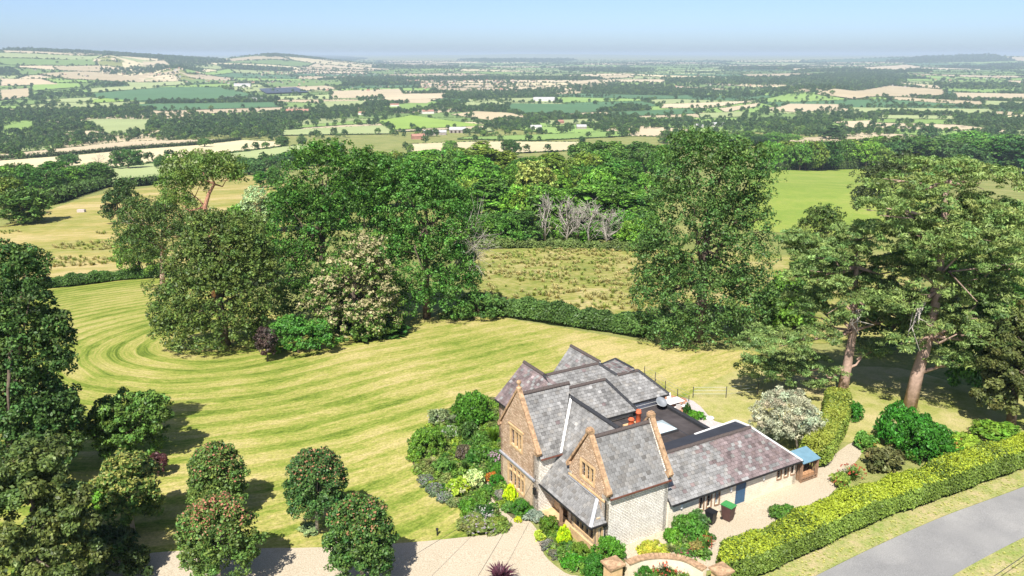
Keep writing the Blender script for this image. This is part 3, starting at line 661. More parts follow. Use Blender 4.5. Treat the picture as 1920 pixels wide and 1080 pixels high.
# ---------------------------------------------------------------- the house (its own axes: x along the long wings, y away to the upper left)
YAW = R(60.70); U0, V0 = 26.10, 34.81
def uv2xy(u, v): return (u * math.sin(YAW) - v * math.cos(YAW), u * math.cos(YAW) + v * math.sin(YAW))
HOX, HOY = uv2xy(U0, V0); HROT = math.pi / 2 - YAW
def HL(px, py, z):
    p = at_z(px, py, z); u = p[0] * math.sin(YAW) + p[1] * math.cos(YAW); v = -p[0] * math.cos(YAW) + p[1] * math.sin(YAW); return u - U0, v - V0
def HW(x, y, z=None):
    X, Y = uv2xy(x + U0, y + V0); return (X, Y, float(T(X, Y)) if z is None else z)
HOUSE = thing('stone_house', 'stone country house with grey slate roofs, gables and a long low extension', 'house', (HOX, HOY, 0), HROT)
g3 = np.random.default_rng(3)
def slate_col(n, purple=0.):
    base = np.array([.235, .230, .222]); t = g3.normal(0, .024, n)[:, None]; c = base + t
    warm = g3.random(n)[:, None] < .16; c = np.where(warm, c * np.array([1.03, 1.0, .96]), c)
    dark = g3.random(n)[:, None] < .08; c = np.where(dark, c * .7, c)
    pale = g3.random(n)[:, None] < .035; c = np.where(pale, c * 1.3, c)
    pu = g3.random(n)[:, None] < np.reshape(purple, (-1, 1)); c = np.where(pu, c * np.array([.84, .67, .68]), c)
    return np.clip(c, .06, .62)
SW, SE, SL = .33, .25, .32
SLATEMESH = []
def one_slate(col):
    b = MB(); w2 = SW - .022
    v = [(0, 0, .004), (w2, 0, .004), (w2, SL, .0), (0, SL, .0), (0, 0, .052), (w2, 0, .052), (w2, SL, .012), (0, SL, .012)]
    b.v = v; b.f = [(4, 5, 6, 7), (0, 1, 5, 4), (1, 2, 6, 5), (3, 0, 4, 7), (2, 3, 7, 6)]
    me = b.mesh('slate', 'slate'); setcol(me, np.tile(col, (5, 1))); return me
def clip(poly, q):
    for i in range(len(q)):
        a, b = q[i], q[(i + 1) % len(q)]; nx, ny = -(b[1] - a[1]), b[0] - a[0]; out = []
        for p, s in zip(poly, poly[1:] + poly[:1]):
            dp = (p[0] - a[0]) * nx + (p[1] - a[1]) * ny; ds = (s[0] - a[0]) * nx + (s[1] - a[1]) * ny
            if dp >= -1e-9: out.append(p)
            if dp * ds < -1e-12: t = dp / (dp - ds); out.append((p[0] + (s[0] - p[0]) * t, p[1] + (s[1] - p[1]) * t))
        poly = out
        if len(poly) < 3: return []
    return poly
def roof(corners, purple=None, single=False, thick=.14, label=None, slates=True):
    """roof slope: corners run counter-clockwise seen from outside, first edge is the eave; carries its slates"""
    P = [Vector(c) for c in corners]; ex = (P[1] - P[0]).normalized(); n = Vector((0, 0, 0))
    for a, b in zip(P, P[1:] + P[:1]): n += a.cross(b)
    n.normalize(); ey = n.cross(ex)
    b = MB(); b.prism([p - n * .02 for p in reversed(P)], -n * thick); r = b.build('roof', 'hip_dark', HOUSE)
    if label: r['label'] = label
    if not slates: return r
    q = [((p - P[0]).dot(ex), (p - P[0]).dot(ey)) for p in P]
    ar = sum(a[0] * b2[1] - a[1] * b2[0] for a, b2 in zip(q, q[1:] + q[:1]))
    if ar < 0: q = q[::-1]
    x0 = min(a[0] for a in q); x1 = max(a[0] for a in q); y1 = max(a[1] for a in q)
    V, F, C = [], [], []; j = 0; y = -.03; Rm = Matrix((ex, ey, n)).transposed().to_4x4()
    while y < y1:
        x = x0 - SW * (.5 if j % 2 else 0) - g3.uniform(0, .05)
        while x < x1:
            rect = [(x, y), (x + SW - .022, y), (x + SW - .022, y + SL), (x, y + SL)]; c = clip(rect, q); full = len(c) == 4 and abs((c[0][0] - c[2][0]) * (c[0][1] - c[2][1])) > .99 * (SW - .022) * SL
            pp = purple((x - x0) / (x1 - x0), y / y1) if purple else .006
            col = slate_col(1, pp)[0]
            if len(c) >= 3:
                if single and full:
                    if len(SLATEMESH) < 24: me = one_slate(slate_col(1, 0.)[0]); SLATEMESH.append(me)
                    else: me = SLATEMESH[g3.integers(24)]
                    s = bpy.data.objects.new('slate', me); COL.objects.link(s); s.parent = r
                    dz = g3.uniform(-.004, .004); s.matrix_local = Matrix.Translation(P[0] + ex * x + ey * (y + g3.uniform(-.012, .012)) + n * dz) @ Rm
                else:
                    i = len(V); m = len(c); lift = g3.uniform(-.004, .004)
                    for (a, d) in c:
                        h = .052 - .040 * (d - y) / SL + lift; V.append(tuple(P[0] + ex * a + ey * d + n * h))
                    for (a, d) in c: V.append(tuple(P[0] + ex * a + ey * d - n * .005))
                    F.append(tuple(range(i, i + m))); C.append(col)
                    for k in range(m): l = (k + 1) % m; F.append((i + m + k, i + m + l, i + l, i + k)); C.append(col)
            x += SW
        y += SE; j += 1
    if V:
        me = bpy.data.meshes.new('slates'); me.from_pydata(V, [], F); setcol(me, np.array(C)); me.materials.append(M['slate'])
        ob('slates', me, r, kind='stuff')
    return r
def ridge(r, a, b, mat='ridge', L=.45, rad=.12):
    """row of half-round tiles along a ridge or hip, each its own piece"""
    a = Vector(a); b = Vector(b); n = max(1, round((b - a).length / L)); d = (b - a) / n; ln = d.length; dn = d.normalized(); sd = dn.cross(Vector((0, 0, 1))).normalized(); up = sd.cross(dn)
    bm = MB(); pr = [(-rad * 1.25, -.09), (-rad * 1.1, -.02), (-rad * .55, .06), (0, .085), (rad * .55, .06), (rad * 1.1, -.02), (rad * 1.25, -.09)]
    bm.prism([(0, p[0], p[1]) for p in pr], (ln - .022, 0, 0)); me = bm.mesh('ridge_tile', mat)
    Rm = Matrix((dn, -sd, up)).transposed().to_4x4()
    for k in range(n):
        t = bpy.data.objects.new('ridge_tile', me); COL.objects.link(t); t.parent = r; t.matrix_local = Matrix.Translation(a + d * k + up * (.02 + g3.uniform(0, .012))) @ Rm
def wall(name, p0, p1, z0, prof, mat, openings=(), thick=.3, label=None):
    """wall seen from the right-hand side of p0->p1; prof: top edge [(s, z)...] from s=0 to s=L"""
    p0 = Vector((*p0, 0)); p1 = Vector((*p1, 0)); L = (p1 - p0).length; d = (p1 - p0) / L; n = Vector((d.y, -d.x, 0))
    if not hasattr(prof, '__len__'): prof = [(0, prof), (L, prof)]
    W = lambda s, z, o=0.: p0 + d * s + Vector((0, 0, z)) + n * o
    outer = [(0, z0), (L, z0)] + [(s, z) for s, z in reversed(prof)]
    loops = [outer] + [[(a, c), (a, e), (b, e), (b, c)] for a, b, c, e in openings]
    flat = [p for l in loops for p in l]
    V = [W(*p) for p in flat]; F = []; UV = [flat[i] for i in range(len(flat))]
    for t in tessellate_polygon([[Vector((p[0], p[1], 0)) for p in l] for l in loops]):
        a, b, c = t; ar = (flat[b][0] - flat[a][0]) * (flat[c][1] - flat[a][1]) - (flat[c][0] - flat[a][0]) * (flat[b][1] - flat[a][1])
        F.append((a, b, c) if ar > 0 else (a, c, b))
    base = 0
    for li, l in enumerate(loops):
        m = len(l); i = len(V); dep = thick if li == 0 else .26
        V += [W(p[0], p[1], -dep) for p in l]; UV += [(p[0] + .1, p[1] + .05) for p in l]
        for k in range(m):
            j = (k + 1) % m; F.append((base + j, base + k, i + k, i + j))
        base += m
    # V for later loops was appended after all flats, indices above rely on flat order
    me = bpy.data.meshes.new(name); me.from_pydata([tuple(v) for v in V], [], F); me.materials.append(M[mat])
    uvl = me.uv_layers.new(name='UVMap'); idx = np.empty(len(me.loops), np.int32); me.loops.foreach_get('vertex_index', idx)
    uvl.data.foreach_set('uv', np.array(UV, np.float32)[idx].ravel())
    o = ob(name, me, HOUSE)
    if label: o['label'] = label
    return W
def window(W, s0, s1, z0, z1, lights, transom=None, frame='dressed', glass='glass', sur=.14, pale=()):
    """stone surround with mullions; every pane its own piece"""
    b = MB(); Q = lambda s, z, o: tuple(W(s, z, o))
    def bx(a, c, e, f, o0, o1): b.prism([Q(a, e, o0), Q(c, e, o0), Q(c, f, o0), Q(a, f, o0)], W(0, 0, o1) - W(0, 0, o0))
    if sur:
        bx(s0 - sur, s0 + .03, z0 - sur, z1 + sur, -.05, .025); bx(s1 - .03, s1 + sur, z0 - sur, z1 + sur, -.05, .025)
        bx(s0 + .03, s1 - .03, z0 - sur, z0 + .03, -.05, .045); bx(s0 + .03, s1 - .03, z1 - .03, z1 + sur, -.05, .03)
    wd = (s1 - s0) / lights
    for k in range(1, lights): bx(s0 + wd * k - .055, s0 + wd * k + .055, z0 + .03, z1 - .03, -.2, -.01)
    if transom: bx(s0 + .03, s1 - .03, transom - .05, transom + .05, -.19, -.02)
    o = b.build('window', frame, HOUSE)
    for k in range(lights):
        a = s0 + wd * k + (.03 if k == 0 else .055); c = s0 + wd * (k + 1) - (.03 if k == lights - 1 else .055)
        for e, f in ([(z0 + .03, z1 - .03)] if not transom else [(z0 + .03, transom - .05), (transom + .05, z1 - .03)]):
            p = MB(); p.prism([Q(a, e, -.17), Q(c, e, -.17), Q(c, f, -.17), Q(a, f, -.17)], W(0, 0, -.02) - W(0, 0, 0)); p.build('pane', 'pale_glass' if k in pale else glass, o)
            ld = MB()
            for q in range(1, 4): zq = e + (f - e) * q / 4; ld.prism([Q(a, zq - .012, -.168), Q(c, zq - .012, -.168), Q(c, zq + .012, -.168), Q(a, zq + .012, -.168)], W(0, 0, .01) - W(0, 0, 0))
            ld.build('glazing_bars', 'lead', o, kind='stuff')
    return o
def coping(p, q, w=.34, t=.14, n=5):
    """sloping row of gable coping stones with a kneeler at the foot"""
    p = Vector(p); q = Vector(q); d = (q - p) / n; u = Vector((1, 0, 0)).cross(d.normalized())
    if u.z < 0: u = -u
    for k in range(n):
        b = MB(); b.prism([p + d * k + Vector((x, 0, 0)) for x in (-w / 2, w / 2)] + [p + d * (k + .985) + Vector((x, 0, 0)) for x in (w / 2, -w / 2)], u * (t + g3.uniform(0, .02)))
        b.build('coping_stone', 'coping', HOUSE)
    s = -1 if q.y > p.y else 1; b = MB()
    b.prism([(p.x - w / 2 - .02, p.y - s * .25, p.z - .05), (p.x - w / 2 - .02, p.y + s * .16, p.z - .34), (p.x - w / 2 - .02, p.y + s * .26, p.z - .12), (p.x - w / 2 - .02, p.y + s * .08, p.z + .16)], (w + .04, 0, 0)); b.build('kneeler', 'coping', HOUSE)
GZ = -1.3
# front wing (F)
FX1, FY1, FRY = 5.08, 3.97, 1.95
zF = lambda y: 3.6 + (6.71 - 3.6) / 2.1 * (y + .2)
WF = wall('gable_wall', (0, FY1), (0, 0), 2.2, [(0, 3.95), (FY1 - FRY, 7.0), (FY1, 3.95)], 'ham_stone', [(1.35, 2.75, 3.85, 4.95)])
window(WF, 1.35, 2.75, 3.85, 4.95, 3, pale=())
b = MB(); b.prism([(-.07, FY1 + .02, 3.28), (-.07, -.05, 3.28), (-.07, -.05, 3.40), (-.07, FY1 + .02, 3.40)], (.065, 0, 0)); b.build('string_course', 'dressed', HOUSE)
WFS = wall('wall', (.0, 0), (FX1, 0), GZ, 3.72, 'pale_stone', label='pale limewashed side wall of the front wing')
wall('gable_wall', (FX1, 0), (FX1, FY1), GZ, [(0, 3.95), (FRY, 7.0), (FY1, 3.95)], 'pale_stone')
wall('wall', (FX1, FY1), (0, FY1), GZ, 3.6, 'pale_stone')
rF = roof([(.28, -.24, zF(-.24)), (FX1 - .26, -.24, zF(-.24)), (FX1 - .26, FRY, zF(FRY)), (.28, FRY, zF(FRY))], single=True)
roof([(FX1 - .26, 4.1, zF(-.2)), (.28, 4.1, zF(-.2)), (.28, FRY, zF(FRY)), (FX1 - .26, FRY, zF(FRY))])
ridge(rF, (.3, FRY, zF(FRY) + .02), (FX1 - .3, FRY, zF(FRY) + .02))
for x in (.13, FX1 - .12):
    coping((x, -.12, 4.1), (x, FRY, 7.13)); coping((x, FY1 + .12, 4.1), (x, FRY, 7.13))
    b = MB(); b.box(x - .2, x + .2, FRY - .22, FRY + .22, 7.12, 7.36); b.prism([(x - .16, FRY - .16, 7.36), (x + .16, FRY - .16, 7.36), (x + .16, FRY + .16, 7.36), (x - .16, FRY + .16, 7.36)], (0, 0, .10)); b.build('apex_stone', 'coping', HOUSE)
b = MB(); b.bar((.22, -.29, zF(-.24) - .02), (FX1 - .05, -.29, zF(-.24) - .02), .11, .09); b.build('gutter', 'gutter_brown', HOUSE)
b = MB(); b.tube([(.02, -.08, zF(-.24) - .12), (.02, -.08, GZ)], .04, 8); b.box(-.12, .14, -.2, 0, 1.62, 1.92); b.build('downpipe', 'gutter', HOUSE)
b = MB(); b.prism([(2.0, -.03, 3.28), (2.9, -.03, 3.38), (2.9, -.03, 3.45), (2.0, -.03, 3.33)], (0, .03, 0)); b.build('vent_slot', 'lead', HOUSE)
# cross wing (W) running down into the porch
WX, WZ = 2.5, 6.78
rW = roof([(0, 7.9, 3.12), (0, 2.05, 3.12), (WX, 2.05, WZ), (WX, 7.9, WZ)])
roof([(5.0, 2.05, 3.12), (5.0, 7.9, 3.12), (WX, 7.9, WZ), (WX, 2.05, WZ)], slates=False)
ridge(rW, (WX, 7.75, WZ + .03), (WX, 2.1, WZ + .03), 'hip_dark', .5)
rP = roof([(-1.13, 5.86, 1.90), (-1.13, -.17, 1.90), (0, .78, 3.12), (0, 5.86, 3.12)], single=True)
roof([(-1.13, -.17, 1.90), (.06, -.17, 1.90), (.06, .78, 3.18), (0, .78, 3.12)], slates=True)
b = MB(); b.bar((-1.1, -.14, 1.97), (0, .76, 3.17), .22, .03); b.bar((-.02, .8, 3.2), (-.02, 3.95, 3.2), .16, .03); b.build('lead_flashing', 'lead', HOUSE)
b = MB(); b.bar((-1.19, 5.84, 1.9), (-1.19, -.24, 1.9), .1, .09); b.bar((-1.22, -.25, 1.9), (.0, -.25, 1.9), .1, .09); b.build('gutter', 'gutter', HOUSE)
b = MB(); b.bar((.38, 5.6, 3.98), (2.48, 7.62, 6.86), .16, .05); b.build('valley', 'white_paint', HOUSE, label=None) if False else b.build('valley', 'white_paint', HOUSE)
# porch: bay on the right, open entrance on the left
wall('wall', (.05, 5.9), (.05, 0), GZ, 3.1, 'ham_lower', [(1.0, 1.75, -.3, 1.65)])
b = MB(); b.box(.12, .2, 4.15, 4.9, -.3, 1.65); b.build('front_door', 'wood_dark', HOUSE)
WB = wall('bay_wall', (-.55, 2.75), (-.55, .02), GZ, 2.3, 'ham_lower', [(.35, 2.45, .55, 1.6)], label='low stone wall of the porch bay')
window(WB, .35, 2.45, .55, 1.6, 4, sur=.1)
WB2 = wall('bay_wall', (-.55, .0), (.0, .0), GZ, 2.1, 'ham_lower', [(.1, .42, .55, 1.6)]); window(WB2, .1, .42, .55, 1.6, 1, sur=.08)
wall('bay_wall', (0, 2.75), (-.55, 2.75), GZ, 2.3, 'ham_lower')
b = MB(); b.box(-.66, .0, -.07, 2.82, GZ, .22); b.build('plinth', 'dressed', HOUSE)
b = MB(); b.box(-.95, -.78, 3.45, 3.62, GZ, 1.85); b.box(-1.0, -.73, 3.4, 3.67, GZ, .15); b.build('porch_post', 'wood', HOUSE)
b = MB(); b.box(-1.05, .05, 2.82, 5.86, GZ, -.22); b.build('porch_step', 'dressed', HOUSE)
# left gable wing (G)
GX, GY0, GY1, GRY = -1.51, 5.87, 10.66, 8.26
zG = lambda y: 3.91 + (7.61 - 3.91) / 2.64 * (y - 5.62)
WG = wall('gable_wall', (GX, GY1), (GX, GY0), 2.3, [(0, 4.45), (GY1 - GRY, 7.85), (GY1 - GY0, 4.45)], 'ham_stone', [(1.5, 3.0, 3.55, 4.8)])
window(WG, 1.5, 3.0, 3.55, 4.8, 3)
b = MB(); b.prism([tuple(WG(s, 5.0 + dz, .09)) for s, dz in ((1.2, 0), (3.3, 0), (3.3, .1), (1.2, .1))], WG(0, 0, -.09) - WG(0, 0, 0)); b.build('label_mould', 'dressed', HOUSE)
WG2 = wall('wall', (GX, GY1), (GX, GY0), GZ, 2.3, 'ham_lower', [(1.15, 3.35, .35, 1.95)])
window(WG2, 1.15, 3.35, .35, 1.95, 4, transom=1.4)
b = MB(); b.prism([tuple(WG(-.05, 2.22, .14)), tuple(WG(4.84, 2.22, .14)), tuple(WG(4.84, 2.34, .14)), tuple(WG(-.05, 2.34, .14))], WG(0, 0, -.139) - WG(0, 0, 0)); b.build('string_course', 'lead', HOUSE)
wall('wall', (GX, GY0), (3.0, GY0), GZ, 4.1, 'pale_stone')
wall('wall', (3.0, GY1), (GX, GY1), GZ, 4.1, 'ham_stone')
rG = roof([(GX + .28, 5.60, zG(5.60)), (.62, 5.60, zG(5.60)), (2.72, GRY, zG(GRY)), (GX + .28, GRY, zG(GRY))])
roof([(2.72, 10.92, zG(5.60)), (GX + .28, 10.92, zG(5.60)), (GX + .28, GRY, zG(GRY)), (2.72, GRY, zG(GRY))])
ridge(rG, (GX + .3, GRY, zG(GRY) + .02), (2.7, GRY, zG(GRY) + .02))
coping((GX + .12, GY0 - .14, 4.5), (GX + .12, GRY, 7.9), n=6); coping((GX + .12, GY1 + .14, 4.5), (GX + .12, GRY, 7.9), n=6)
b = MB(); b.lathe([(.2, 7.9), (.2, 8.12), (.09, 8.2), (.09, 8.32), (.15, 8.42), (.17, 8.52), (.1, 8.64), (.02, 8.68)], 10, (GX + .12, GRY, 0)); b.build('finial', 'coping', HOUSE)
b = MB(); b.bar((GX + .3, 5.55, zG(5.60) - .03), (.5, 5.55, zG(5.60) - .03), .1, .08); b.build('gutter', 'gutter_brown', HOUSE)
b = MB(); b.box(GX - .22, GX - .06, GY0 - .3, GY0 - .1, 1.35, 1.75); b.bar((GX - .14, GY0 - .2, 1.8), (GX - .14, GY0, 1.95), .03, .03); b.box(GX - .24, GX - .04, GY0 - .32, GY0 - .08, 1.75, 1.8); b.build('porch_lantern', 'gutter', HOUSE)
# rear ranges
rR = roof([(3, 10.15, 3.6), (9.8, 10.15, 3.6), (9.8, 12.1, 5.32), (8.65, 13.1, 6.2), (3.7, 13.1, 6.2), (3, 12.4, 5.58)])
rS = roof([(9.8, 10.15, 3.6), (13.65, 10.15, 3.6), (11.9, 12.1, 5.32), (9.8, 12.1, 5.32)])
roof([(13.65, 10.15, 3.6), (13.65, 14.0, 3.6), (11.9, 12.1, 5.32)], slates=False); roof([(8.65, 16.0, 3.6), (3.7, 16.0, 3.6), (3.7, 13.1, 6.2), (8.65, 13.1, 6.2)], slates=False); roof([(13.65, 14.0, 3.6), (9.8, 14.0, 3.6), (9.8, 12.1, 5.32), (11.9, 12.1, 5.32)], slates=False)
ridge(rR, (3.8, 13.1, 6.22), (8.65, 13.1, 6.22)); ridge(rR, (8.65, 13.1, 6.22), (9.8, 12.1, 5.36), 'hip_dark', .4); ridge(rS, (9.85, 12.1, 5.34), (11.9, 12.1, 5.34)); ridge(rS, (11.9, 12.1, 5.34), (13.65, 10.17, 3.62), 'hip_dark', .4)
rM = roof([(2.8, 9.5, 3.3), (9.95, 9.5, 3.3), (8.1, 11.35, 5.6), (2.8, 11.35, 5.6)])
roof([(9.95, 9.5, 3.3), (9.95, 13.0, 3.6), (8.1, 11.35, 5.6)], slates=False); roof([(8.9, 12.6, 4.2), (2.8, 12.6, 4.2), (2.8, 11.35, 5.6), (8.1, 11.35, 5.6)], slates=False)
ridge(rM, (2.8, 11.35, 5.62), (8.1, 11.35, 5.62)); ridge(rM, (8.1, 11.35, 5.62), (9.95, 9.52, 3.34), 'hip_dark', .4)
rQ = roof([(1.0, 16.25, 3.6), (1.0, 10.7, 3.6), (3.66, 10.7, 6.2), (3.66, 16.25, 6.2)], purple=lambda a, b: .8)
roof([(6.3, 10.7, 3.6), (6.3, 16.25, 3.6), (3.66, 16.25, 6.2), (3.66, 10.7, 6.2)], slates=False)
ridge(rQ, (3.66, 16.25, 6.24), (3.66, 13.15, 6.24), 'ridge')
b = MB(); b.bar((3.62, 13.1, 6.22), (3.5, 10.8, 5.7), .3, .06); b.build('lead_flashing', 'hip_dark', HOUSE)
r3 = roof([(6.7, 17.4, 3.6), (6.7, 13.0, 3.6), (8.9, 13.0, 6.25), (8.9, 17.4, 6.25)], purple=lambda a, b: .12)
roof([(11.1, 13.0, 3.6), (11.1, 17.4, 3.6), (8.9, 17.4, 6.25), (8.9, 13.0, 6.25)], slates=False); ridge(r3, (8.9, 17.4, 6.28), (8.9, 13.2, 6.28))
r4 = roof([(9.3, 14.6, 5.15), (9.3, 12.0, 5.15), (11.5, 12.0, 5.5), (11.5, 14.6, 5.5)], purple=lambda a, b: .3)
roof([(13.6, 12.3, 3.6), (13.6, 14.6, 3.6), (11.5, 14.6, 5.5), (11.5, 12.3, 5.5)], slates=False); ridge(r4, (11.5, 14.6, 5.52), (11.5, 12.2, 5.52), 'hip_dark'); ridge(r4, (9.4, 14.6, 5.17), (11.5, 14.6, 5.52), 'hip_dark')
wall('wall', (6.2, 9.75), (9.75, 9.75), GZ, 3.2, 'render_cream', label='cream rendered wall under the middle roof'); wall('wall', (9.75, 9.75), (9.75, 10.4), GZ, 3.2, 'render_cream')
wall('wall', (9.75, 10.4), (13.4, 10.4), GZ, 3.55, 'white_paint', label='white rendered wall under the rear roof'); wall('wall', (13.4, 10.4), (13.4, 14), GZ, 3.55, 'white_paint')
wall('wall', (13.4, 14), (13.4, 14.5), GZ, 3.55, 'white_paint'); wall('gable_wall', (13.4, 14.5), (9.4, 14.5), GZ, [(0, 3.6), (1.9, 5.3), (4.0, 4.95)], 'pale_stone')
wall('gable_wall', (10.9, 17.2), (6.9, 17.2), GZ, [(0, 3.6), (2, 6.1), (4, 3.6)], 'pale_stone'); wall('wall', (6.9, 17.2), (6.9, 13), GZ, 3.7, 'pale_stone')
wall('gable_wall', (6.1, 16.05), (1.25, 16.05), GZ, [(0, 3.6), (2.42, 6.05), (4.85, 3.6)], 'ham_stone'); wall('wall', (1.25, 16.05), (1.25, 10.6), GZ, 3.7, 'ham_stone'); wall('wall', (6.9, 16), (6.0, 16), GZ, 3.6, 'pale_stone')
b = MB(); b.bar((.95, 16.2, 3.55), (.95, 10.8, 3.55), .1, .08); b.build('gutter', 'gutter', HOUSE)
b = MB(); b.bar((9.9, 10.07, 3.56), (13.6, 10.07, 3.56), .1, .08); b.bar((6.3, 9.42, 3.26), (9.9, 9.42, 3.26), .1, .08); b.build('gutter', 'gutter', HOUSE)
b = MB(); b.tube([(13.3, 10.3, 3.5), (13.3, 10.3, GZ)], .04, 8); b.build('downpipe', 'gutter', HOUSE)
# flat roof with parapet and roof light
b = MB(); b.box(5.08, 13.1, 3.4, 10.39, 2.3, 2.8); b.build('flat_roof', 'felt', HOUSE)
wall('wall', (12.95, 3.4), (12.95, 10.39), GZ, 2.75, 'pale_stone')
b = MB(); b.box(12.86, 13.22, 4.9, 10.38, 2.72, 3.02); b.build('parapet', 'hip_dark', HOUSE)
b = MB()
for k in range(5): b.box(5.2 + k * 1.5, 5.26 + k * 1.5, 3.5, 9.7, 2.8, 2.815)
b.build('felt_joint', 'felt_new', HOUSE)
sk = MB(); sk.box(9.25, 11.05, 5.9, 7.8, 2.8, 2.98); sk = sk.build('roof_light', 'metal_dark', HOUSE)
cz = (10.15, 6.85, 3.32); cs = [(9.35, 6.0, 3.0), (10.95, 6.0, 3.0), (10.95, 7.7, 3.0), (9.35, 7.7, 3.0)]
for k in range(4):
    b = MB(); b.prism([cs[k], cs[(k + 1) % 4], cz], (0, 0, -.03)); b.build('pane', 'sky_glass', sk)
# chimney stub with two pots behind the front ridge
b = MB(); b.box(4.25, 5.35, 3.0, 3.85, 2.8, 5.75); b.prism([(4.2, 2.95, 5.75), (5.4, 2.95, 5.75), (5.4, 3.9, 5.75), (4.2, 3.9, 5.75)], (0, 0, .12)); ch = b.build('chimney', 'dressed', HOUSE)
for (x, y, h, r) in ((5.02, 3.3, 1.15, .17), (4.62, 3.55, .52, .19)):
    b = MB(); b.lathe([(r * 1.1, 0), (r, .08), (r * .92, h * .78), (r * 1.18, h * .8), (r * 1.18, h * .86), (r * .95, h * .88), (r * .98, h), (r * .8, h), (r * .75, h - .1)], 14, (x, y, 5.86)); b.build('chimney_pot', 'terracotta', ch, True)
# low extension
EZ = -.3; exd0 = HL(1377, 949.5, EZ); exd1 = HL(1397.7, 942.3, EZ); EY = exd0[1]
EX1 = HL(1494, 911, EZ)[0]; EEY = EY - .28
EEZ = 1.72; ERZ = 3.95; ERY = 2.15
s0 = lambda px, py, z: HL(px, py, z)[0] - FX1
wins = [(s0(1300, 955, .2), s0(1309, 952, .2)), (s0(1314, 950, .2), s0(1323, 947, .2)), (s0(1328, 944, .2), s0(1337, 941, .2))]
wr = [(s0(1442.5, 900, .3), s0(1450.5, 897, .3)), (s0(1455, 895, .3), s0(1462.5, 892, .3)), (s0(1466.5, 890, .3), s0(1474, 887, .3))]
ops = [(a, c, .35, 1.5) for a, c in wins] + [(exd0[0] - FX1, exd1[0] - FX1, EZ + .02, 1.55)] + [(a, c, .62, 1.5) for a, c in wr]
WE = wall('wall', (FX1, EY), (EX1, EY), GZ, 1.75, 'cream_stone', ops, label='cream stone wall of the long low extension')
for i, (a, c) in enumerate(wins): window(WE, a, c, .35, 1.5, 1, frame='wood', sur=.04, glass='pale_glass' if i == 2 else 'glass')
for i, (a, c) in enumerate(wr): window(WE, a, c, .62, 1.5, 1, frame='wood', sur=.04)
dx0, dx1 = exd0[0], exd1[0]; b = MB(); b.box(dx0, dx1, EY + .1, EY + .18, EZ, 1.56); dr = b.build('blue_door', 'door_blue', HOUSE)
b = MB(); nb = 6
for k in range(nb): b.box(dx0 + .02 + (dx1 - dx0 - .04) * k / nb, dx0 + .01 + (dx1 - dx0 - .04) * (k + 1) / nb, EY + .075, EY + .1, EZ + .05, 1.5)
b.build('board', 'door_blue', dr)
b = MB(); b.tube([(dx0 + .14, EY + .03, .7), (dx0 + .14, EY + .09, .7)], .03, 8); b.build('handle', 'metal_dark', dr)
b = MB(); b.box(dx0 - .1, dx1 + .1, EY - .28, EY, EZ - .3, EZ + .03); b.build('doorstep', 'metal_dark', HOUSE)
for px, py in ((1277, 948), (1363, 911), (1424, 890)):
    x, y = HL(px, py, 1.3); b = MB(); b.box(x - .06, x + .06, EY - .14, EY, 1.1, 1.4); b.prism([(x - .09, EY - .17, 1.4), (x + .09, EY - .17, 1.4), (x + .09, EY, 1.4), (x - .09, EY, 1.4)], (0, 0, .04)); b.build('wall_lamp', 'white_paint', HOUSE)
purp = lambda a, b: .06 if a < .33 else (.25 if a < .45 else .78)
rE = roof([(FX1, EEY, EEZ), (EX1 + .2, EEY, EEZ), (14.45, ERY, ERZ), (FX1, ERY, ERZ)], purple=purp, label='slate roof of the low extension, turning from grey to purple')
roof([(EX1 + .2, EEY, EEZ), (EX1 + .2, 4.2, EEZ), (14.45, ERY, ERZ)], slates=False)
ridge(rE, (FX1 + .05, ERY, ERZ + .02), (14.45, ERY, ERZ + .02))
b = MB(); b.bar((14.45, ERY, ERZ + .04), (EX1 + .2, EEY, EEZ + .04), .2, .05); b.build('verge_flashing', 'white_paint', HOUSE)
b = MB(); b.prism([(FX1, ERY + .12, ERZ - .02), (14.4, ERY + .12, ERZ - .02), (14.75, 3.95, 3.6), (FX1, 3.75, 3.6)], (0, 0, -.2)); b.build('felt_slope', 'felt_new', HOUSE)
b = MB(); b.bar((10.6, 3.72, 3.62), (14.8, 3.97, 3.62), .16, .1); b.bar((14.8, 3.97, 3.62), (14.5, ERY + .1, ERZ), .2, .1); b.build('rear_flashing', 'white_paint', HOUSE)
wall('wall', (EX1, EY), (EX1, 3.9), GZ, 1.75, 'cream_stone'); wall('wall', (EX1, 3.9), (12.9, 3.9), GZ, 1.75, 'cream_stone'); wall('wall', (14.6, 3.8), (12.9, 3.7), 1.7, 3.5, 'cream_stone')
b = MB(); b.bar((FX1 + .05, EEY - .06, EEZ - .02), (EX1 + .2, EEY - .06, EEZ - .02), .11, .09); b.build('gutter', 'gutter', HOUSE)
